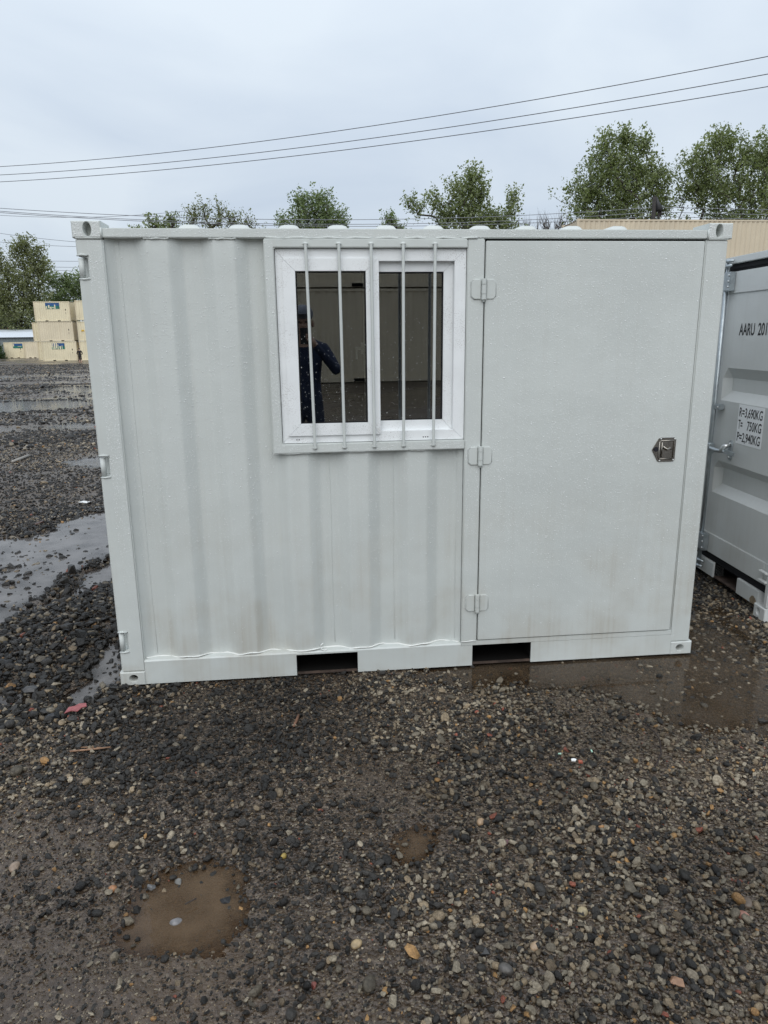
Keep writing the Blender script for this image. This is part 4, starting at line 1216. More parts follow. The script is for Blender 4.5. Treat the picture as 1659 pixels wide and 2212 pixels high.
MB().prism([(-rx, hz), (rx, hz), (0, hz + rx * .75)], -0.4, 7.4).build('roof', RED, hs)
MB().box(-1.2, 0.2, -0.05, 0.05, 1.2, 2.4).build('window', DARK, hs)

# ------------------------------------------------------------------ trees
BARK = plain('wet_bark', (0.055, 0.045, 0.036), 0.85, var=0.3, nscale=3)


def leaf_mat(name, dark_, light_):
    m, nt, b = new_mat(name)
    nt.nodes.remove(b)
    a = N(nt, 'ShaderNodeAttribute'); a.attribute_name = 'tone'
    c = mixc(nt, a.outputs['Fac'], dark_, light_)
    d = N(nt, 'ShaderNodeBsdfDiffuse'); t = N(nt, 'ShaderNodeBsdfTranslucent'); g = N(nt, 'ShaderNodeBsdfGlossy', Roughness=0.45)
    nt.links.new(c, d.inputs[0]); nt.links.new(mixc(nt, 1.0, c, (1.15, 1.2, 0.7), 'MULTIPLY'), t.inputs[0])
    m1 = N(nt, 'ShaderNodeMixShader'); m1.inputs[0].default_value = 0.42
    nt.links.new(d.outputs[0], m1.inputs[1]); nt.links.new(t.outputs[0], m1.inputs[2])
    m2 = N(nt, 'ShaderNodeMixShader'); m2.inputs[0].default_value = 0.05
    nt.links.new(m1.outputs[0], m2.inputs[1]); nt.links.new(g.outputs[0], m2.inputs[2])
    nt.links.new(m2.outputs[0], nt.nodes['Material Output'].inputs[0])
    return m


LEAF_A = leaf_mat('cottonwood_leaf', (0.112, 0.146, 0.055), (0.275, 0.32, 0.140))
LEAF_B = leaf_mat('olive_leaf', (0.112, 0.126, 0.052), (0.255, 0.280, 0.130))
LEAF_C = leaf_mat('bright_leaf', (0.100, 0.145, 0.056), (0.245, 0.305, 0.140))
LEAF_D = leaf_mat('conifer_leaf', (0.040, 0.062, 0.058), (0.08, 0.112, 0.100))
LEAF_E = leaf_mat('bush_leaf', (0.040, 0.070, 0.022), (0.09, 0.14, 0.05))


def tree(name, label, base, blobs, Y, leaf=0.21, per=26, clump=0.55, lm=None, tr_r=0.22, seed=1, spiky=0.4, group='trees beyond the yard', cat='tree', dens=1.0, bare=False, split=1, depth=0.8):
    """blobs: (u, v, ru, rv, n) patches of crown in picture units at depth Y; real positions, real depth"""
    r = np.random.default_rng(seed)
    px = abs(at(901, 700, Y)[0] - at(900, 700, Y)[0])
    cl_ = []
    for u, v, ru, rv, n in blobs:
        c = at(u, v + 6.5 / px * 0.09, Y); a = np.array([ru * px, ru * px * depth, rv * px])     # tufts stand about 0.6 m above their twig ends
        k = max(1, int(n * dens))
        q = r.normal(size=(k, 3)); q /= np.linalg.norm(q, axis=1)[:, None]
        q *= (r.random(k) ** 0.5 * (1 + 0.18 * r.normal(size=k)))[:, None]
        cl_.append(c + q * a)
    cl_ = np.concatenate(cl_)
    bx, by = base
    bz = float(ground_z(by))
    nodes = [np.array([bx, by, bz])]; par = [-1]
    zmin = cl_[:, 2].min()
    zc = cl_[:, 2].max()
    hstem = max(1.5, (min(zmin, bz + 0.25 * (zc - bz)) - bz))
    steps = 6
    cx, cy = np.average(cl_[:, 0]), np.average(cl_[:, 1])
    stems = []
    for s in range(split):
        prev = 0
        tx = cx if split == 1 else np.quantile(cl_[:, 0], (s + .5) / split)
        for k in range(1, steps + 6):
            t = k / (steps + 5)
            zt = bz + t * (bz + 0.80 * (zc - bz) - bz)
            w = t ** 1.5
            nodes.append(np.array([bx + (tx - bx) * w + r.normal(0, .10), by + (cy - by) * w + r.normal(0, .10), zt])); par.append(prev); prev = len(nodes) - 1
    order = np.argsort(np.linalg.norm(cl_ - np.array([cx, cy, bz + 0.5 * (zc - bz)]), axis=1))
    ends = []
    for i in order:
        c = cl_[i]
        A = np.array(nodes); d = c - A
        L = np.linalg.norm(d, axis=1)
        cost = L + 1.6 * np.clip(L * 0.35 - d[:, 2], 0, None) + (np.arange(len(A)) == 0) * 50
        j = int(np.argmin(cost)); l = L[j]
        n = max(1, int(l / 0.7)); prev = j; pj = nodes[j]
        for k in range(1, n + 1):
            t = k / n
            p = pj + (c - pj) * t
            p[2] -= 0.10 * l * math.sin(math.pi * t) * 0.6
            if k < n: p = p + r.normal(0, 0.05, 3)
            nodes.append(p); par.append(prev); prev = len(nodes) - 1
        ends.append(prev)
    A = np.array(nodes); par = np.array(par)
    w = np.zeros(len(A)); w[ends] = 1
    for i in range(len(A) - 1, 0, -1): w[par[i]] += w[i]
    rad = 0.010 + tr_r * (w / w.max()) ** 0.52
    V, F = [], []
    for i in range(1, len(A)):
        a, b_ = A[par[i]], A[i]
        d = b_ - a; L = np.linalg.norm(d)
        if L < 1e-4: continue
        d /= L
        ref = np.array([0, 0, 1.]) if abs(d[2]) < .9 else np.array([1., 0, 0])
        s1_ = np.cross(d, ref); s1_ /= np.linalg.norm(s1_); s2_ = np.cross(s1_, d)
        n = 6 if rad[i] > 0.08 else 4 if rad[i] > .03 else 3
        ra = min(rad[par[i]], rad[i] * 1.35); rb = rad[i]
        o = len(V)
        for p, q in ((a, ra), (b_, rb)):
            for k in range(n):
                t = 2 * math.pi * k / n; V.append(p + (s1_ * math.cos(t) + s2_ * math.sin(t)) * q)
        for k in range(n):
            F.append((o + k, o + (k + 1) % n, o + n + (k + 1) % n, o + n + k))
    root = empty(name, (bx, by, bz), label, cat, group)
    V = np.array(V) - np.array([bx, by, bz])
    if bare:                                            # leafless: fine twigs at every tip
        tv, tf = [], []
        for i in ends:
            for k in range(per):
                d = np.array([r.normal(0, .35), r.normal(0, .35), 1.0]); d /= np.linalg.norm(d)
                a = A[i] - d * r.uniform(0, .5); b_ = a + d * r.uniform(.5, 1.3)
                s = np.array([0.014, 0, 0]); o = len(V) + len(tv)
                q = np.array([bx, by, bz])
                tv += [a - s - q, a + s - q, a + np.array([0, .02, 0]) - q, b_ - q]
                F += [(o, o + 1, o + 3, o + 3), (o + 1, o + 2, o + 3, o + 3), (o + 2, o, o + 3, o + 3)]
        V = np.concatenate([V, np.array(tv)])
        me = bpy.data.meshes.new('trunk'); me.from_pydata([tuple(p) for p in V], [], [tuple(dict.fromkeys(f)) for f in F])
        link_mesh('trunk', me, BARK, root)
        return root
    link_mesh('trunk', np_mesh('trunk', V, np.array(F)), BARK, root)
    # leaves: small quads in tufts round every twig end
    C = A[ends]; dirs = C - A[par[ends]]
    dirs /= np.linalg.norm(dirs, axis=1)[:, None] + 1e-9
    dirs = dirs * 0.7 + r.normal(size=dirs.shape) * 0.22 + np.array([0, 0, spiky]); dirs /= np.linalg.norm(dirs, axis=1)[:, None] + 1e-9
    n = len(C) * per
    cid = np.repeat(np.arange(len(C)), per)
    tt = r.random(n)
    P = C[cid] + r.normal(size=(n, 3)) * clump * (0.46 - 0.30 * tt)[:, None] + dirs[cid] * (tt * 2.3 - 0.9)[:, None] * clump
    nrm = r.normal(size=(n, 3)) + np.array([0, 0, 0.5]); nrm /= np.linalg.norm(nrm, axis=1)[:, None]
    t1 = np.cross(nrm, r.normal(size=(n, 3))); t1 /= np.linalg.norm(t1, axis=1)[:, None]; t2 = np.cross(nrm, t1)
    s = leaf * np.exp(r.normal(0, .3, n))[:, None] * 0.5
    Q = np.stack([P - t1 * s, P - t2 * s * .62 + t1 * s * .1, P + t1 * s * 1.05, P + t2 * s * .62 + t1 * s * .1], 1).reshape(-1, 3) - np.array([bx, by, bz])
    me = np_mesh('crown', Q, np.arange(n * 4).reshape(-1, 4))
    tone = np.clip(np.repeat(r.random(len(C)), per) * 0.55 + r.random(n) * 0.45, 0, 1)
    a_ = me.attributes.new('tone', 'FLOAT', 'POINT'); a_.data.foreach_set('value', np.repeat(tone, 4).astype(np.float32))
    link_mesh('crown', me, lm or LEAF_A, root)
    return root


def bx(u, Y): return at(u, 750, Y)[0]

YR = 55.0
tree('broadleaf_tree', 'tall leafy green tree cut by the right edge above the tan container', (bx(1575, YR), YR),
     [(1560, 290, 35, 28, 50), (1520, 345, 62, 45, 95), (1610, 330, 55, 48, 95), (1655, 335, 45, 60, 85), (1500, 395, 42, 45, 60), (1575, 405, 90, 55, 170), (1660, 420, 55, 55, 90), (1570, 475, 100, 40, 120), (1600, 540, 80, 50, 60)], YR, per=34, clump=.56, leaf=.172, seed=21, split=2, lm=LEAF_A)
tree('broadleaf_tree', 'tall leafy green tree with pointed tops left of the one at the right edge', (bx(1345, YR), YR),
     [(1310, 300, 16, 26, 24), (1352, 292, 20, 26, 34), (1388, 302, 18, 26, 28), (1320, 345, 60, 40, 100), (1385, 360, 62, 42, 95), (1265, 405, 46, 42, 75), (1345, 410, 85, 45, 170), (1425, 375, 30, 36, 40), (1425, 430, 28, 36, 38), (1320, 460, 95, 38, 140), (1330, 540, 80, 50, 70)], YR, per=34, clump=.56, leaf=.172, seed=22, split=2, lm=LEAF_A)
tree('broadleaf_tree', 'green tree with wispy left limb and a separate leafy spire at its right', (bx(1020, YR - 4), YR - 4),
     [(1020, 362, 22, 18, 26), (1000, 395, 40, 30, 60), (1030, 400, 26, 30, 34), (885, 420, 16, 12, 10), (905, 437, 18, 14, 12), (938, 420, 16, 22, 18), (960, 450, 26, 22, 24), (1000, 440, 50, 34, 90), (1015, 475, 65, 28, 95), (1065, 455, 32, 26, 42), (1085, 475, 40, 24, 44), (1108, 412, 12, 24, 16), (1103, 440, 14, 14, 12), (1010, 530, 60, 40, 50)], YR - 4, per=30, clump=.48, seed=23, split=3, lm=LEAF_A, leaf=.15)
tree('broadleaf_tree', 'little pointed tree top showing beside the tree with the wispy limb', (bx(845, YR + 6), YR + 6),
     [(840, 462, 14, 14, 16), (848, 482, 22, 14, 24), (875, 492, 12, 8, 8), (850, 530, 25, 30, 24)], YR + 6, per=34, clump=.45, leaf=.155, seed=24, lm=LEAF_C)
tree('broadleaf_tree', 'rounded bright green tree top above the window', (bx(690, YR + 4), YR + 4),
     [(650, 425, 20, 20, 26), (690, 420, 26, 18, 34), (680, 450, 55, 26, 90), (715, 460, 34, 22, 40), (625, 470, 30, 16, 28), (680, 485, 62, 18, 60), (740, 478, 20, 14, 14), (690, 530, 55, 30, 40)], YR + 4, per=32, clump=.52, leaf=.155, seed=25, split=2, lm=LEAF_C)
tree('broadleaf_tree', 'sparse thin twigged tree top above the left of the container', (bx(450, YR + 8), YR + 8),
     [(435, 440, 18, 20, 18), (415, 460, 16, 24, 18), (470, 445, 16, 26, 18), (500, 460, 22, 26, 22), (535, 470, 18, 18, 14), (455, 480, 60, 18, 42), (520, 485, 36, 12, 20)], YR + 8, per=24, clump=.45, seed=26, split=3, lm=LEAF_B, leaf=.135, spiky=.9)
tree('broadleaf_tree', 'low leafy sprays left of the sparse thin twigged tree', (bx(350, YR + 5), YR + 5),
     [(300, 483, 10, 9, 8), (330, 470, 16, 14, 16), (372, 462, 16, 14, 18), (350, 485, 40, 12, 24), (395, 488, 20, 10, 10)], YR + 5, per=30, clump=.38, seed=27, split=2, lm=LEAF_A, leaf=.15)
tree('bare_shrub', 'leafless grey twigs between the wispy tree and the pointed topped tree', (bx(1185, YR - 3), YR - 3),
     [(1140, 478, 14, 12, 10), (1175, 475, 22, 16, 14), (1210, 470, 18, 20, 14), (1190, 495, 50, 16, 24)], YR - 3, per=6, seed=28, split=3, bare=True, cat='shrub', tr_r=.08)
YL = 138.0
tree('broadleaf_tree', 'big dark tree towering over the far stacked containers at the left', (bx(45, YL), YL),
     [(52, 522, 10, 15, 18), (74, 540, 17, 17, 26), (34, 545, 14, 18, 22), (-8, 556, 14, 22, 18), (66, 568, 26, 20, 44), (94, 575, 13, 14, 16), (20, 580, 22, 20, 34), (58, 605, 40, 24, 80), (5, 630, 32, 26, 60), (60, 645, 46, 30, 95), (20, 670, 60, 26, 100), (60, 705, 55, 26, 90)], YL, per=34, clump=1.15, leaf=.33, seed=31, split=2, lm=LEAF_B, tr_r=.4, group='trees behind the far containers')
tree('broadleaf_tree', 'rounded grey green tree between the big dark tree and the container post', (bx(135, YL + 8), YL + 8),
     [(108, 600, 14, 20, 26), (140, 608, 20, 20, 40), (165, 612, 22, 22, 44), (200, 620, 26, 30, 44), (140, 640, 45, 28, 100), (185, 650, 40, 34, 80), (120, 670, 45, 30, 80), (150, 705, 65, 30, 110)], YL + 8, per=34, clump=1.15, leaf=.33, seed=32, split=2, lm=LEAF_C, tr_r=.35, group='trees behind the far containers')
tree('conifer', 'dark bluish evergreen mass at the far left edge', (bx(-14, YL + 14), YL + 14),
     [(-12, 620, 12, 30, 24), (-8, 660, 22, 34, 60), (10, 690, 26, 26, 50), (-25, 680, 34, 36, 60)], YL + 14, per=30, clump=1.1, leaf=.4, seed=33, lm=LEAF_D, tr_r=.3, group='trees behind the far containers')
tree('bush', 'bright green bushes at the far left end of the yard', (bx(-4, 116), 116.0),
     [(-8, 752, 14, 12, 30), (-30, 748, 20, 16, 30), (3, 764, 6, 7, 10)], 116.0, per=30, clump=.5, leaf=.26, seed=34, lm=LEAF_E, tr_r=.06, cat='bush', group=None)

# ------------------------------------------------------------------ overhead lines and pole
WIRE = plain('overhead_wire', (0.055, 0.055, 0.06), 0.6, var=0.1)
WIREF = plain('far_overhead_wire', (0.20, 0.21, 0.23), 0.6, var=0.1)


def wire(pts3, r, label, group, m):
    """parabola through three points, carried on beyond both ends of the picture"""
    (a, ta), (b_, tb), (c, tc_) = pts3
    T = np.array([[t * t, t, 1] for t in (ta, tb, tc_)]); K = np.linalg.solve(T, np.array([a, b_, c]))
    t = np.linspace(-0.25, 1.25, 40)
    p = np.column_stack([t * t, t, np.ones_like(t)]) @ K
    o = MB().tube([tuple(x) for x in p], r, 5).build('power_line', m, None, smooth=True)
    tag(o, label, 'power line', group)
    return o


for a, b_, c, t, lb in (((-23.57, 58.71, 14.65), (4.46, 43.11, 13.97), (22.16, 33.26, 14.65), .613, 'overhead wire rising across the sky, highest of the three'),
                        ((-23.54, 58.41, 14.0), (4.48, 43.3, 13.34), (22.46, 33.6, 14.0), .609, 'overhead wire rising across the sky, middle of the three'),
                        ((-23.59, 58.37, 13.5), (4.48, 43.42, 12.91), (22.63, 33.76, 13.5), .607, 'overhead wire rising across the sky, lowest of the three')):
    wire(((a, 0), (b_, t), (c, 1)), 0.021, lb, 'wires rising across the sky', WIRE)
YP = 40.0
for pts, lb in (([(-16.9, 8.67), (4.08, 8.19), (20.25, 8.94), (27.35, 8.84)], 'upper wire along the tree tops meeting the utility pole'),
                ([(-16.92, 8.52), (4.07, 7.94), (20.25, 8.68), (27.39, 8.55)], 'middle wire along the tree tops meeting the utility pole'),
                ([(-16.93, 8.45), (4.07, 7.82), (20.27, 8.44), (27.42, 8.29)], 'lower wire along the tree tops meeting the utility pole')):
    (x0, z0), (x1, z1), (x2, z2), (x3, z3) = pts
    T = np.linalg.solve(np.array([[x * x, x, 1] for x in (x0, x1, x2)]), np.array([z0, z1, z2]))
    xs = np.linspace(x0 - 10, x2, 36)
    P = [(x, YP, float(T @ np.array([x * x, x, 1]))) for x in xs]
    P += [(x2 + (x3 - x2) * k, YP, z2 + (z3 - z2) * k * (1.25 - .25 * k)) for k in (.15, .3, .5, .75, 1, 1.4, 1.8)]
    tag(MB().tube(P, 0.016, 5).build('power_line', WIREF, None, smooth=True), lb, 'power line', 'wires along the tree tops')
pole = empty('utility_pole', (at(1410, 475, YP - .1)[0], YP - .15, float(ground_z(YP))), 'dark wooden utility pole with bundled cable boot and bracket above the tan container', 'utility pole')
pz = -float(ground_z(YP))
PW = plain('pole_wood', (0.030, 0.026, 0.024), 0.85, var=0.25, nscale=8)
MB().tube([(0, 0, 0), (0.02, 0, 6), (0.0, 0, at(1410, 426, YP)[2] + pz)], [.19, .15, .12], 10).build('pole', PW, pole, smooth=True)
MB().tube([(0.10, -.05, at(1412, 428, YP)[2] + pz), (0.16, -.05, at(1412, 440, YP)[2] + pz), (0.30, -.05, at(1412, 452, YP)[2] + pz), (0.28, -.05, at(1412, 458, YP)[2] + pz)], [.05, .13, .22, .16], 10).build('cable_boot', plain('cable_black', (0.012, 0.012, 0.014), 0.5), pole, smooth=True)
MB().tube([(0.30, -.02, at(1412, 459, YP)[2] + pz), (0.32, -.02, at(1412, 476, YP)[2] + pz), (0.30, -.02, at(1412, 500, YP)[2] + pz)], .07, 8).tube([(0.40, -.02, at(1412, 458, YP)[2] + pz), (0.46, -.02, at(1412, 462, YP)[2] + pz), (0.38, -.02, at(1412, 468, YP)[2] + pz)], .06, 8).build('cable_bundle', PW, pole, smooth=True)
b = MB()
for v in (447.4, 457.7, 467): b.tube([(-.05, .0, at(1412, v, YP)[2] + pz), (.2, .15, at(1412, v, YP)[2] + pz)], .035, 6)
b.build('insulator', PW, pole, smooth=True)
YF = 160.0
for k, ((xa3, za3), (xb3, zb3)) in enumerate((((-62.41, 26.59), (-48.78, 25.85)), ((-62.88, 23.12), (-52.96, 21.7)), ((-58.58, 21.06), (-48.48, 20.34)), ((-56.22, 17.78), (-47.86, 17.49)), ((-56.36, 16.59), (-47.99, 16.29)), ((-56.43, 16.04), (-48.07, 15.55)), ((-56.52, 15.3), (-51.88, 15.1)))):
    dx = xb3 - xa3; sl = (zb3 - za3) / dx
    P = [(xa3 + t, YF, za3 + sl * t + 0.0022 * t * t) for t in np.linspace(-30, 40, 24)]
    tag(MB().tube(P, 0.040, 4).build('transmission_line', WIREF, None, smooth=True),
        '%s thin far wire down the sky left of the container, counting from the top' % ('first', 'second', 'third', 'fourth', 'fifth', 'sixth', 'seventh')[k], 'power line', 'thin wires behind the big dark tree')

# ------------------------------------------------------------------ people
SKIN_ = plain('skin', (0.40, 0.25, 0.18), 0.5, var=0.05)
NAVY = plain('navy_fleece', (0.022, 0.032, 0.070), 0.85, var=0.12, nscale=12)
BLACKC = plain('black_jacket', (0.010, 0.010, 0.012), 0.8, var=0.2)
DENIM = plain('dark_denim', (0.03, 0.04, 0.07), 0.85, var=0.12)
KHAKI = plain('dark_shorts', (0.035, 0.030, 0.026), 0.85, var=0.12)
BOOT = plain('brown_boot', (0.05, 0.035, 0.025), 0.6, var=0.2)
CAPM = plain('grey_cap', (0.20, 0.21, 0.24), 0.8, var=0.1)
HAIR = plain('dark_hair', (0.02, 0.015, 0.012), 0.6, var=0.2)


def person(joints, bones, mats, loc, rz, label, group=None, fingers=()):
    """joints: name -> (pos, radius); bones: (a, b, material index); one skinned continuous body"""
    o = empty('person', loc, label, 'person', group, rz)
    names = list(joints)
    verts = [joints[n][0] for n in names]; rad = [joints[n][1] for n in names]
    edges = [(names.index(a), names.index(b_)) for a, b_, _ in bones]
    bone_seg = [(Vector(joints[a][0]), Vector(joints[b_][0]), m) for a, b_, m in bones]
    roots = [names.index('pelvis')]
    for ch in fingers:
        s = len(verts)
        for p, r_ in ch: verts.append(p); rad.append(r_)
        edges += [(s + k, s + k + 1) for k in range(len(ch) - 1)]
        bone_seg += [(Vector(ch[k][0]), Vector(ch[k + 1][0]), 0) for k in range(len(ch) - 1)]
        roots.append(s)
    me = bpy.data.meshes.new('body'); me.from_pydata(verts, edges, [])
    t_ = bpy.data.objects.new('body', me); col.objects.link(t_)
    t_.modifiers.new('skin', 'SKIN')
    for i, sv in enumerate(me.skin_vertices[0].data):
        sv.radius = (rad[i], rad[i]) if not isinstance(rad[i], tuple) else rad[i]
        sv.use_root = i in roots
    sb = t_.modifiers.new('sub', 'SUBSURF'); sb.levels = 2; sb.render_levels = 2
    bpy.context.view_layer.update()
    m2 = bpy.data.meshes.new_from_object(t_.evaluated_get(bpy.context.evaluated_depsgraph_get()))
    bpy.data.objects.remove(t_)
    m2.name = 'body'
    m2.materials.clear()
    for m in mats: m2.materials.append(m)
    for f in m2.polygons:
        c = f.center; best = None
        for a, b_, mi in bone_seg:
            ab = b_ - a; t = max(0, min(1, (c - a).dot(ab) / max(ab.length_squared, 1e-9)))
            d = (c - a - ab * t).length
            if best is None or d < best[0]: best = (d, mi)
        f.material_index = best[1]
    m2.shade_smooth()
    bo = bpy.data.objects.new('body', m2); col.objects.link(bo); bo.parent = o
    return o


# the photographer, mirrored in the left pane; faces +y
J = {'pelvis': ((0, -.02, 1.02), (.17, .13)), 'waist': ((0, -.02, 1.18), (.165, .125)), 'chest': ((0, -.02, 1.42), (.19, .135)), 'upper': ((0, -.02, 1.56), (.15, .11)), 'neck': ((0, 0, 1.66), .062), 'jaw': ((0, .03, 1.75), .075), 'skull': ((0, .015, 1.85), .098), 'crown': ((0, .01, 1.90), .085), 'nose': ((0, .135, 1.80), .014),
     'shL': ((-.20, -.02, 1.56), .075), 'elL': ((-.31, .12, 1.33), .052), 'wrL': ((-.115, .355, 1.60), .034), 'paL': ((-.082, .372, 1.655), .030), 'shR': ((.20, -.02, 1.56), .075), 'elR': ((.33, .12, 1.34), .052), 'wrR': ((.115, .355, 1.60), .034), 'paR': ((.082, .372, 1.655), .030),
     'hiL': ((-.10, -.02, .95), .105), 'knL': ((-.12, .01, .54), .068), 'anL': ((-.13, -.02, .11), .046), 'toL': ((-.15, .15, .05), .042), 'hiR': ((.10, -.02, .95), .105), 'knR': ((.12, .01, .54), .068), 'anR': ((.13, -.02, .11), .046), 'toR': ((.15, .15, .05), .042)}
B = [('pelvis', 'waist', 1), ('waist', 'chest', 1), ('chest', 'upper', 1), ('upper', 'neck', 0), ('neck', 'jaw', 0), ('jaw', 'skull', 0), ('skull', 'crown', 0), ('jaw', 'nose', 0)]
for s in 'LR':
    B += [('upper', 'sh' + s, 1), ('sh' + s, 'el' + s, 1), ('el' + s, 'wr' + s, 1), ('wr' + s, 'pa' + s, 0), ('pelvis', 'hi' + s, 2), ('hi' + s, 'kn' + s, 2), ('kn' + s, 'an' + s, 2), ('an' + s, 'to' + s, 3)]
fing = []
for s in (-1, 1):
    for k, (dz, l) in enumerate(((.030, .062), (.012, .068), (-.006, .064), (-.024, .052))):
        p0 = (s * .080, .372, 1.662 + dz)
        fing.append([(p0, .011), ((s * .066, .394, 1.668 + dz), .0095), ((s * (.066 - l * .35), .399, 1.672 + dz), .009), ((s * (.066 - l * .62), .398, 1.674 + dz), .0075)])
    fing.append([((s * .078, .365, 1.65), .012), ((s * .055, .362, 1.672), .011), ((s * .034, .368, 1.690), .009)])
PH = (CP[0] - 0.05, -3.80, float(ground_z(-3.8)) + 0.02)
ph = person(J, B, [SKIN_, NAVY, DENIM, BOOT], PH, 0, 'person in navy fleece and grey cap photographing with raised phone, mirrored in the window', fingers=fing)
cp_ = MB()
cp_.blob((0, .005, 1.90), (.108, .118, .088), 3)
cp_.prism([(-.085, 1.892), (.085, 1.892), (.07, 1.90), (-.07, 1.90)], .08, .205)
cp_.build('cap', CAPM, ph, smooth=True)
eb = MB().blob((-.034, .112, 1.822), (.013, .010, .009), 2).blob((.034, .112, 1.822), (.013, .010, .009), 2).blob((0, .108, 1.758), (.026, .008, .006), 2)
eb.build('face', HAIR, ph, smooth=True)
MB().blob((-.100, .012, 1.805), (.014, .024, .034), 2).blob((.100, .012, 1.805), (.014, .024, .034), 2).build('ear', SKIN_, ph, smooth=True)
tag(MB().box(CP[0] - .071, CP[0] + .001, -3.4125, -3.4045, 1.635, 1.785).build('phone', BLACKP, None, 0.003), 'dark phone held up by the person mirrored in the window', 'phone')

J2 = {'pelvis': ((0, 0, .93), (.15, .11)), 'waist': ((0, 0, 1.08), (.155, .11)), 'chest': ((0, 0, 1.30), (.185, .125)), 'upper': ((0, .0, 1.44), (.14, .10)), 'neck': ((0, .02, 1.52), .058), 'jaw': ((0, .05, 1.59), .072), 'skull': ((0, .04, 1.69), .092), 'nose': ((0, .15, 1.64), .013),
      'shL': ((-.20, 0, 1.43), .078), 'elL': ((-.30, -.04, 1.17), .056), 'wrL': ((-.21, .16, 1.05), .036), 'paL': ((-.17, .22, 1.05), .032), 'shR': ((.20, 0, 1.43), .078), 'elR': ((.30, -.04, 1.17), .056), 'wrR': ((.21, .16, 1.05), .036), 'paR': ((.17, .22, 1.05), .032),
      'hiL': ((-.095, 0, .88), .10), 'knL': ((-.10, .12, .50), .072), 'shinL': ((-.10, .09, .46), .058), 'anL': ((-.10, .0, .10), .042), 'toL': ((-.11, .14, .045), .040), 'hiR': ((.095, 0, .88), .10), 'knR': ((.10, -.02, .50), .072), 'shinR': ((.10, -.05, .46), .058), 'anR': ((.10, -.20, .12), .042), 'toR': ((.11, -.08, .045), .040)}
B2 = [('pelvis', 'waist', 1), ('waist', 'chest', 1), ('chest', 'upper', 1), ('upper', 'neck', 0), ('neck', 'jaw', 0), ('jaw', 'skull', 0), ('jaw', 'nose', 0)]
for s in 'LR':
    B2 += [('upper', 'sh' + s, 1), ('sh' + s, 'el' + s, 1), ('el' + s, 'wr' + s, 1), ('wr' + s, 'pa' + s, 0), ('pelvis', 'hi' + s, 2), ('hi' + s, 'kn' + s, 2), ('kn' + s, 'shin' + s, 2), ('shin' + s, 'an' + s, 0), ('an' + s, 'to' + s, 3)]
fg2 = []
for s in (-1, 1):
    for dz in (.022, .008, -.006, -.02):
        fg2.append([((s * .165, .225, 1.05 + dz), .011), ((s * .14, .26, 1.045 + dz), .010), ((s * .12, .275, 1.035 + dz), .008)])
    fg2.append([((s * .17, .215, 1.06), .012), ((s * .145, .235, 1.085), .010)])
YW = 85.0
pw = at(174.5, 785.5, YW)
wk = person(J2, B2, [SKIN_, BLACKC, KHAKI, BOOT], (pw[0], YW, ground_at(pw[0], YW)), math.radians(12), 'person in black jacket and dark shorts walking by the far stacked containers', fingers=fg2)
MB().blob((0, .03, 1.725), (.098, .108, .085), 2).build('hair', HAIR, wk, smooth=True)

SMALL = ('weld_bead', 'bolt', 'rivet', 'drain_hole', 'decal_lettering', 'insulator', 'face', 'locking_cam', 'sheet_joint', 'sealant_bead', 'lettering',
         'keeper_catch', 'sash_latch', 'latch_handle', 'hinge_knuckle', 'door_handle', 'door_gasket', 'fork_pocket', 'identification_lettering', 'weight_lettering', 'cable_bundle', 'ear')
for o in scene.objects:
    if o.type == 'MESH' and o.parent and o.name.split('.')[0] in SMALL: o['kind'] = 'stuff'

# ------------------------------------------------------------------ small things lying on the gravel
def rock(name, x, y, size, c, label, cat='pebble', flat=.6, seed=0, rough=.35, ang=False, lift=0.0, group=None):
    b = MB(); rr = random.Random(seed)
    if ang:
        pts = []
        for k in range(16):
            v = Vector((rr.gauss(0, 1), rr.gauss(0, 1), rr.gauss(0, 1))).normalized() * rr.uniform(.8, 1.05)
            pts.append(b.bm.verts.new((v.x * size, v.y * size * .75, v.z * size * flat)))
        r_ = bmesh.ops.convex_hull(b.bm, input=pts)
        bmesh.ops.delete(b.bm, geom=[g for g in r_['geom_interior'] if isinstance(g, bmesh.types.BMVert)], context='VERTS')
    else:
        b.blob((0, 0, 0), (size, size * .75, size * flat), 3)
        off = Vector((seed * 3.1, seed * 1.7, 0))
        for v in b.bm.verts: v.co *= 1 + .16 * mnoise.noise(v.co / size * .9 + off)
    o = b.build(name, plain(name + '_stone', c, rough, var=.25, nscale=60, bump=.3, bscale=150), None, smooth=not ang)
    o.location = (x, y, ground_at(x, y) + size * flat * .45 + lift)
    o.rotation_euler = (rr.uniform(-.15, .15), rr.uniform(-.15, .15), rr.uniform(0, 6))
    return tag(o, label, cat, group)


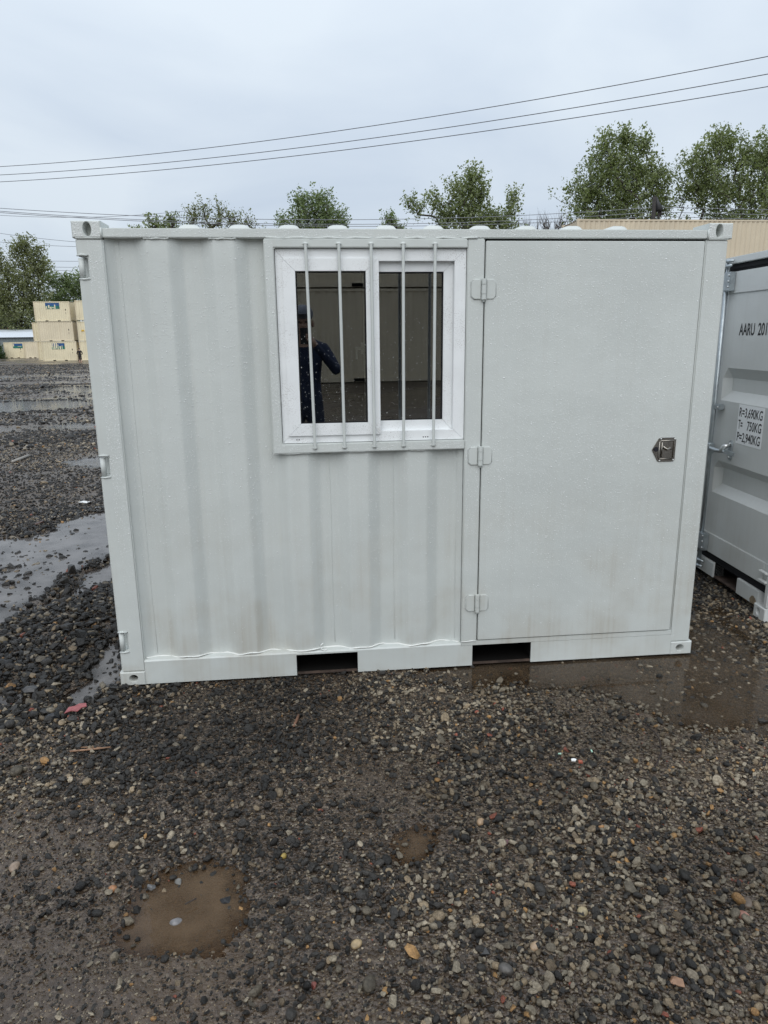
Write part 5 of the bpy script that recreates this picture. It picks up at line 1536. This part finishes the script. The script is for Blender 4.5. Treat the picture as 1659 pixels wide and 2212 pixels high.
for a in ((-0.824, -1.478, .022, (.02, .02, .022), 'black angular stone standing in the brown muddy puddle', .7, 1, True),
          (-0.966, -1.547, .019, (.24, .23, .23), 'pale grey stone half sunk in the brown muddy puddle', .6, 2, False),
          (-0.988, -1.380, .019, (.20, .19, .17), 'grey pebble at the back edge of the brown muddy puddle', .6, 3, True),
          (-1.071, -1.399, .018, (.19, .19, .19), 'light grey broken pebble left behind the brown muddy puddle', .8, 4, True),
          (-1.534, -1.273, .022, (.34, .25, .18), 'smooth tan egg shaped pebble near the left edge', .6, 5, False),
          (-1.186, -1.405, .014, (.42, .20, .09), 'bright orange pebble left of the brown muddy puddle', .8, 6, False),
          (-0.431, -1.709, .019, (.46, .34, .19), 'pale tan flat pebble right of the brown muddy puddle', .5, 7, False),
          (-0.554, -1.830, .012, (.30, .10, .08), 'small red stone near the bottom edge', .8, 8, True),
          (-0.651, -1.322, .012, (.42, .30, .08), 'yellow pebble behind the right of the muddy puddle', .8, 9, False),
          (0.457, -1.312, .021, (.42, .22, .09), 'largest orange pebble in the open gravel at the right', .6, 10, True),
          (0.106, -1.344, .017, (.18, .09, .10), 'flat purple stone in the middle of the gravel', .5, 11, True),
          (0.047, -1.228, .018, (.40, .27, .16), 'tan upright pebble in the middle of the gravel', .8, 12, False),
          (0.249, -1.678, .020, (.42, .34, .20), 'cream yellow pebble in the coarse gravel at the right', .6, 13, False),
          (0.068, -1.791, .017, (.46, .32, .20), 'smooth beige egg shaped pebble near the bottom middle', .7, 14, False),
          (0.758, -1.698, .024, (.16, .12, .09), 'brown oval pebble near the lower right edge', .5, 15, False),
          (0.716, -1.745, .019, (.38, .18, .13), 'pink rounded pebble next to the brown oval one', .7, 16, False),
          (-0.034, -1.853, .022, (.10, .09, .08), 'round dark grey pebble at the bottom middle', .8, 17, False),
          (-0.077, -1.781, .026, (.03, .03, .03), 'big flat black stone left of the beige egg shaped pebble', .5, 18, True),
          (-1.940, 0.007, .050, (.06, .057, .055), 'large dark flat slab by the narrow puddle', .45, 19, True),
          (-1.731, -0.298, .045, (.02, .021, .024), 'shiny black rock left of the red scrap', .6, 20, True),
          (-2.280, 1.579, .050, (.035, .032, .028), 'upright dark stone at the edge of the largest puddle', .9, 21, True),
          (-2.300, 1.815, .055, (.035, .032, .028), 'blocky dark stone standing in the largest puddle', .9, 22, True),
          (-2.330, 0.628, .050, (.20, .16, .10), 'buff stone at the left edge beside the gravel ridge', .6, 23, True),
          (-3.102, 3.439, .06, (.10, .05, .035), 'reddish brown stone behind the largest puddle', .6, 24, True),
          (0.410, -1.940, .024, (.34, .19, .11), 'pinkish brown rough pebble at the bottom right', .7, 25, True)):
    rock('pebble', a[0], a[1], a[2], tuple(q * 0.72 for q in a[3]), a[4], flat=a[5], seed=a[6], ang=a[7])


def flat_bit(name, x, y, poly, c, label, cat, th=.004, lift=.016, rough=.5, tilt=(0.05, 0.12)):
    b = MB().prism(poly, 0, th)
    for v in b.bm.verts: v.co = Vector((v.co.x, v.co.z, v.co.y))
    o = b.build(name, plain(name + '_surface', c, rough, var=.15, nscale=50), None, .0006)
    o.location = (x, y, ground_at(x, y) + lift); o.rotation_euler = (tilt[0], tilt[1], 0)
    return tag(o, label, cat)


flat_bit('plastic_scrap', -1.642, -0.275, [(-.036, -.042), (-.012, -.018), (.016, -.020), (.026, .012), (.044, .024), (.034, .052), (.004, .044), (-.010, .022), (-.032, .010)], (.30, .085, .085), 'torn pinkish red scrap lying left of the container front', 'scrap', lift=.036)
flat_bit('plastic_scrap', 0.504, -0.920, [(-.012, -.008), (.004, -.010), (.013, .004), (.002, .008), (-.010, .004)], (.82, .82, .80), 'small white scrap in the gravel before the door', 'scrap', lift=.016)
flat_bit('plastic_scrap', 0.529, -0.927, [(-.009, -.007), (.008, -.008), (.009, .006), (-.006, .008)], (.36, .10, .06), 'small brick red chip beside the white scrap', 'scrap', th=.008, lift=.012)
flat_bit('plastic_scrap', 0.464, -0.867, [(-.007, -.002), (.007, -.003), (.006, .004), (-.006, .003)], (.40, .62, .50), 'mint green chip left behind the white scrap', 'scrap', lift=.014)
flat_bit('plastic_scrap', 0.601, -0.865, [(-.003, -.008), (.003, -.007), (.004, .008), (-.002, .008)], (.40, .62, .50), 'mint green chip right behind the white scrap', 'scrap', lift=.014)
flat_bit('plastic_scrap', -2.988, 4.444, [(-.06, -.03), (.03, -.04), (.07, .02), (-.02, .04)], (.7, .7, .68), 'white scrap on the yard behind the left side', 'scrap', lift=.02)


def stick(pts, r, c, label, cat='stick', name='stick', lift=.014):
    P = [(x, y, ground_at(x, y) + lift) for x, y in pts]
    o = MB().tube(P, r, 6).build(name, plain(name + '_surface', c, .7, var=.2, nscale=60), None, smooth=True)
    return tag(o, label, cat)


stick([(-1.565, -0.606), (-1.48, -0.596), (-1.404, -0.587)], [.0035, .0045, .003], (.26, .15, .09), 'longer tan wood splinter in the left gravel')
stick([(-1.548, -0.575), (-1.49, -0.578), (-1.43, -0.590)], [.002, .003, .002], (.24, .14, .08), 'thinner wood splinter just behind the longer tan one')
stick([(-0.612, -0.415), (-0.620, -0.46), (-0.632, -0.526)], [.0065, .0065, .005], (.17, .085, .05), 'reddish brown splinter in front of the first fork pocket')
stick([(-0.945, -1.500), (-0.93, -1.49), (-0.914, -1.480)], .0022, (.04, .03, .025), 'tiny dark twig floating in the brown muddy puddle', lift=.027)
stick([(-4.929, 7.536), (-4.925, 7.85), (-4.922, 8.146)], .022, (.30, .28, .25), 'weathered pale stick lying on the yard at the far left', lift=.03)
stick([(0.88, -0.66), (0.907, -0.695), (0.925, -0.76), (0.917, -0.825), (0.875, -0.92), (0.805, -1.011)], .003, (.02, .012, .010), 'thin dark wire curving over the gravel before the door', 'wire', 'wire', .018)
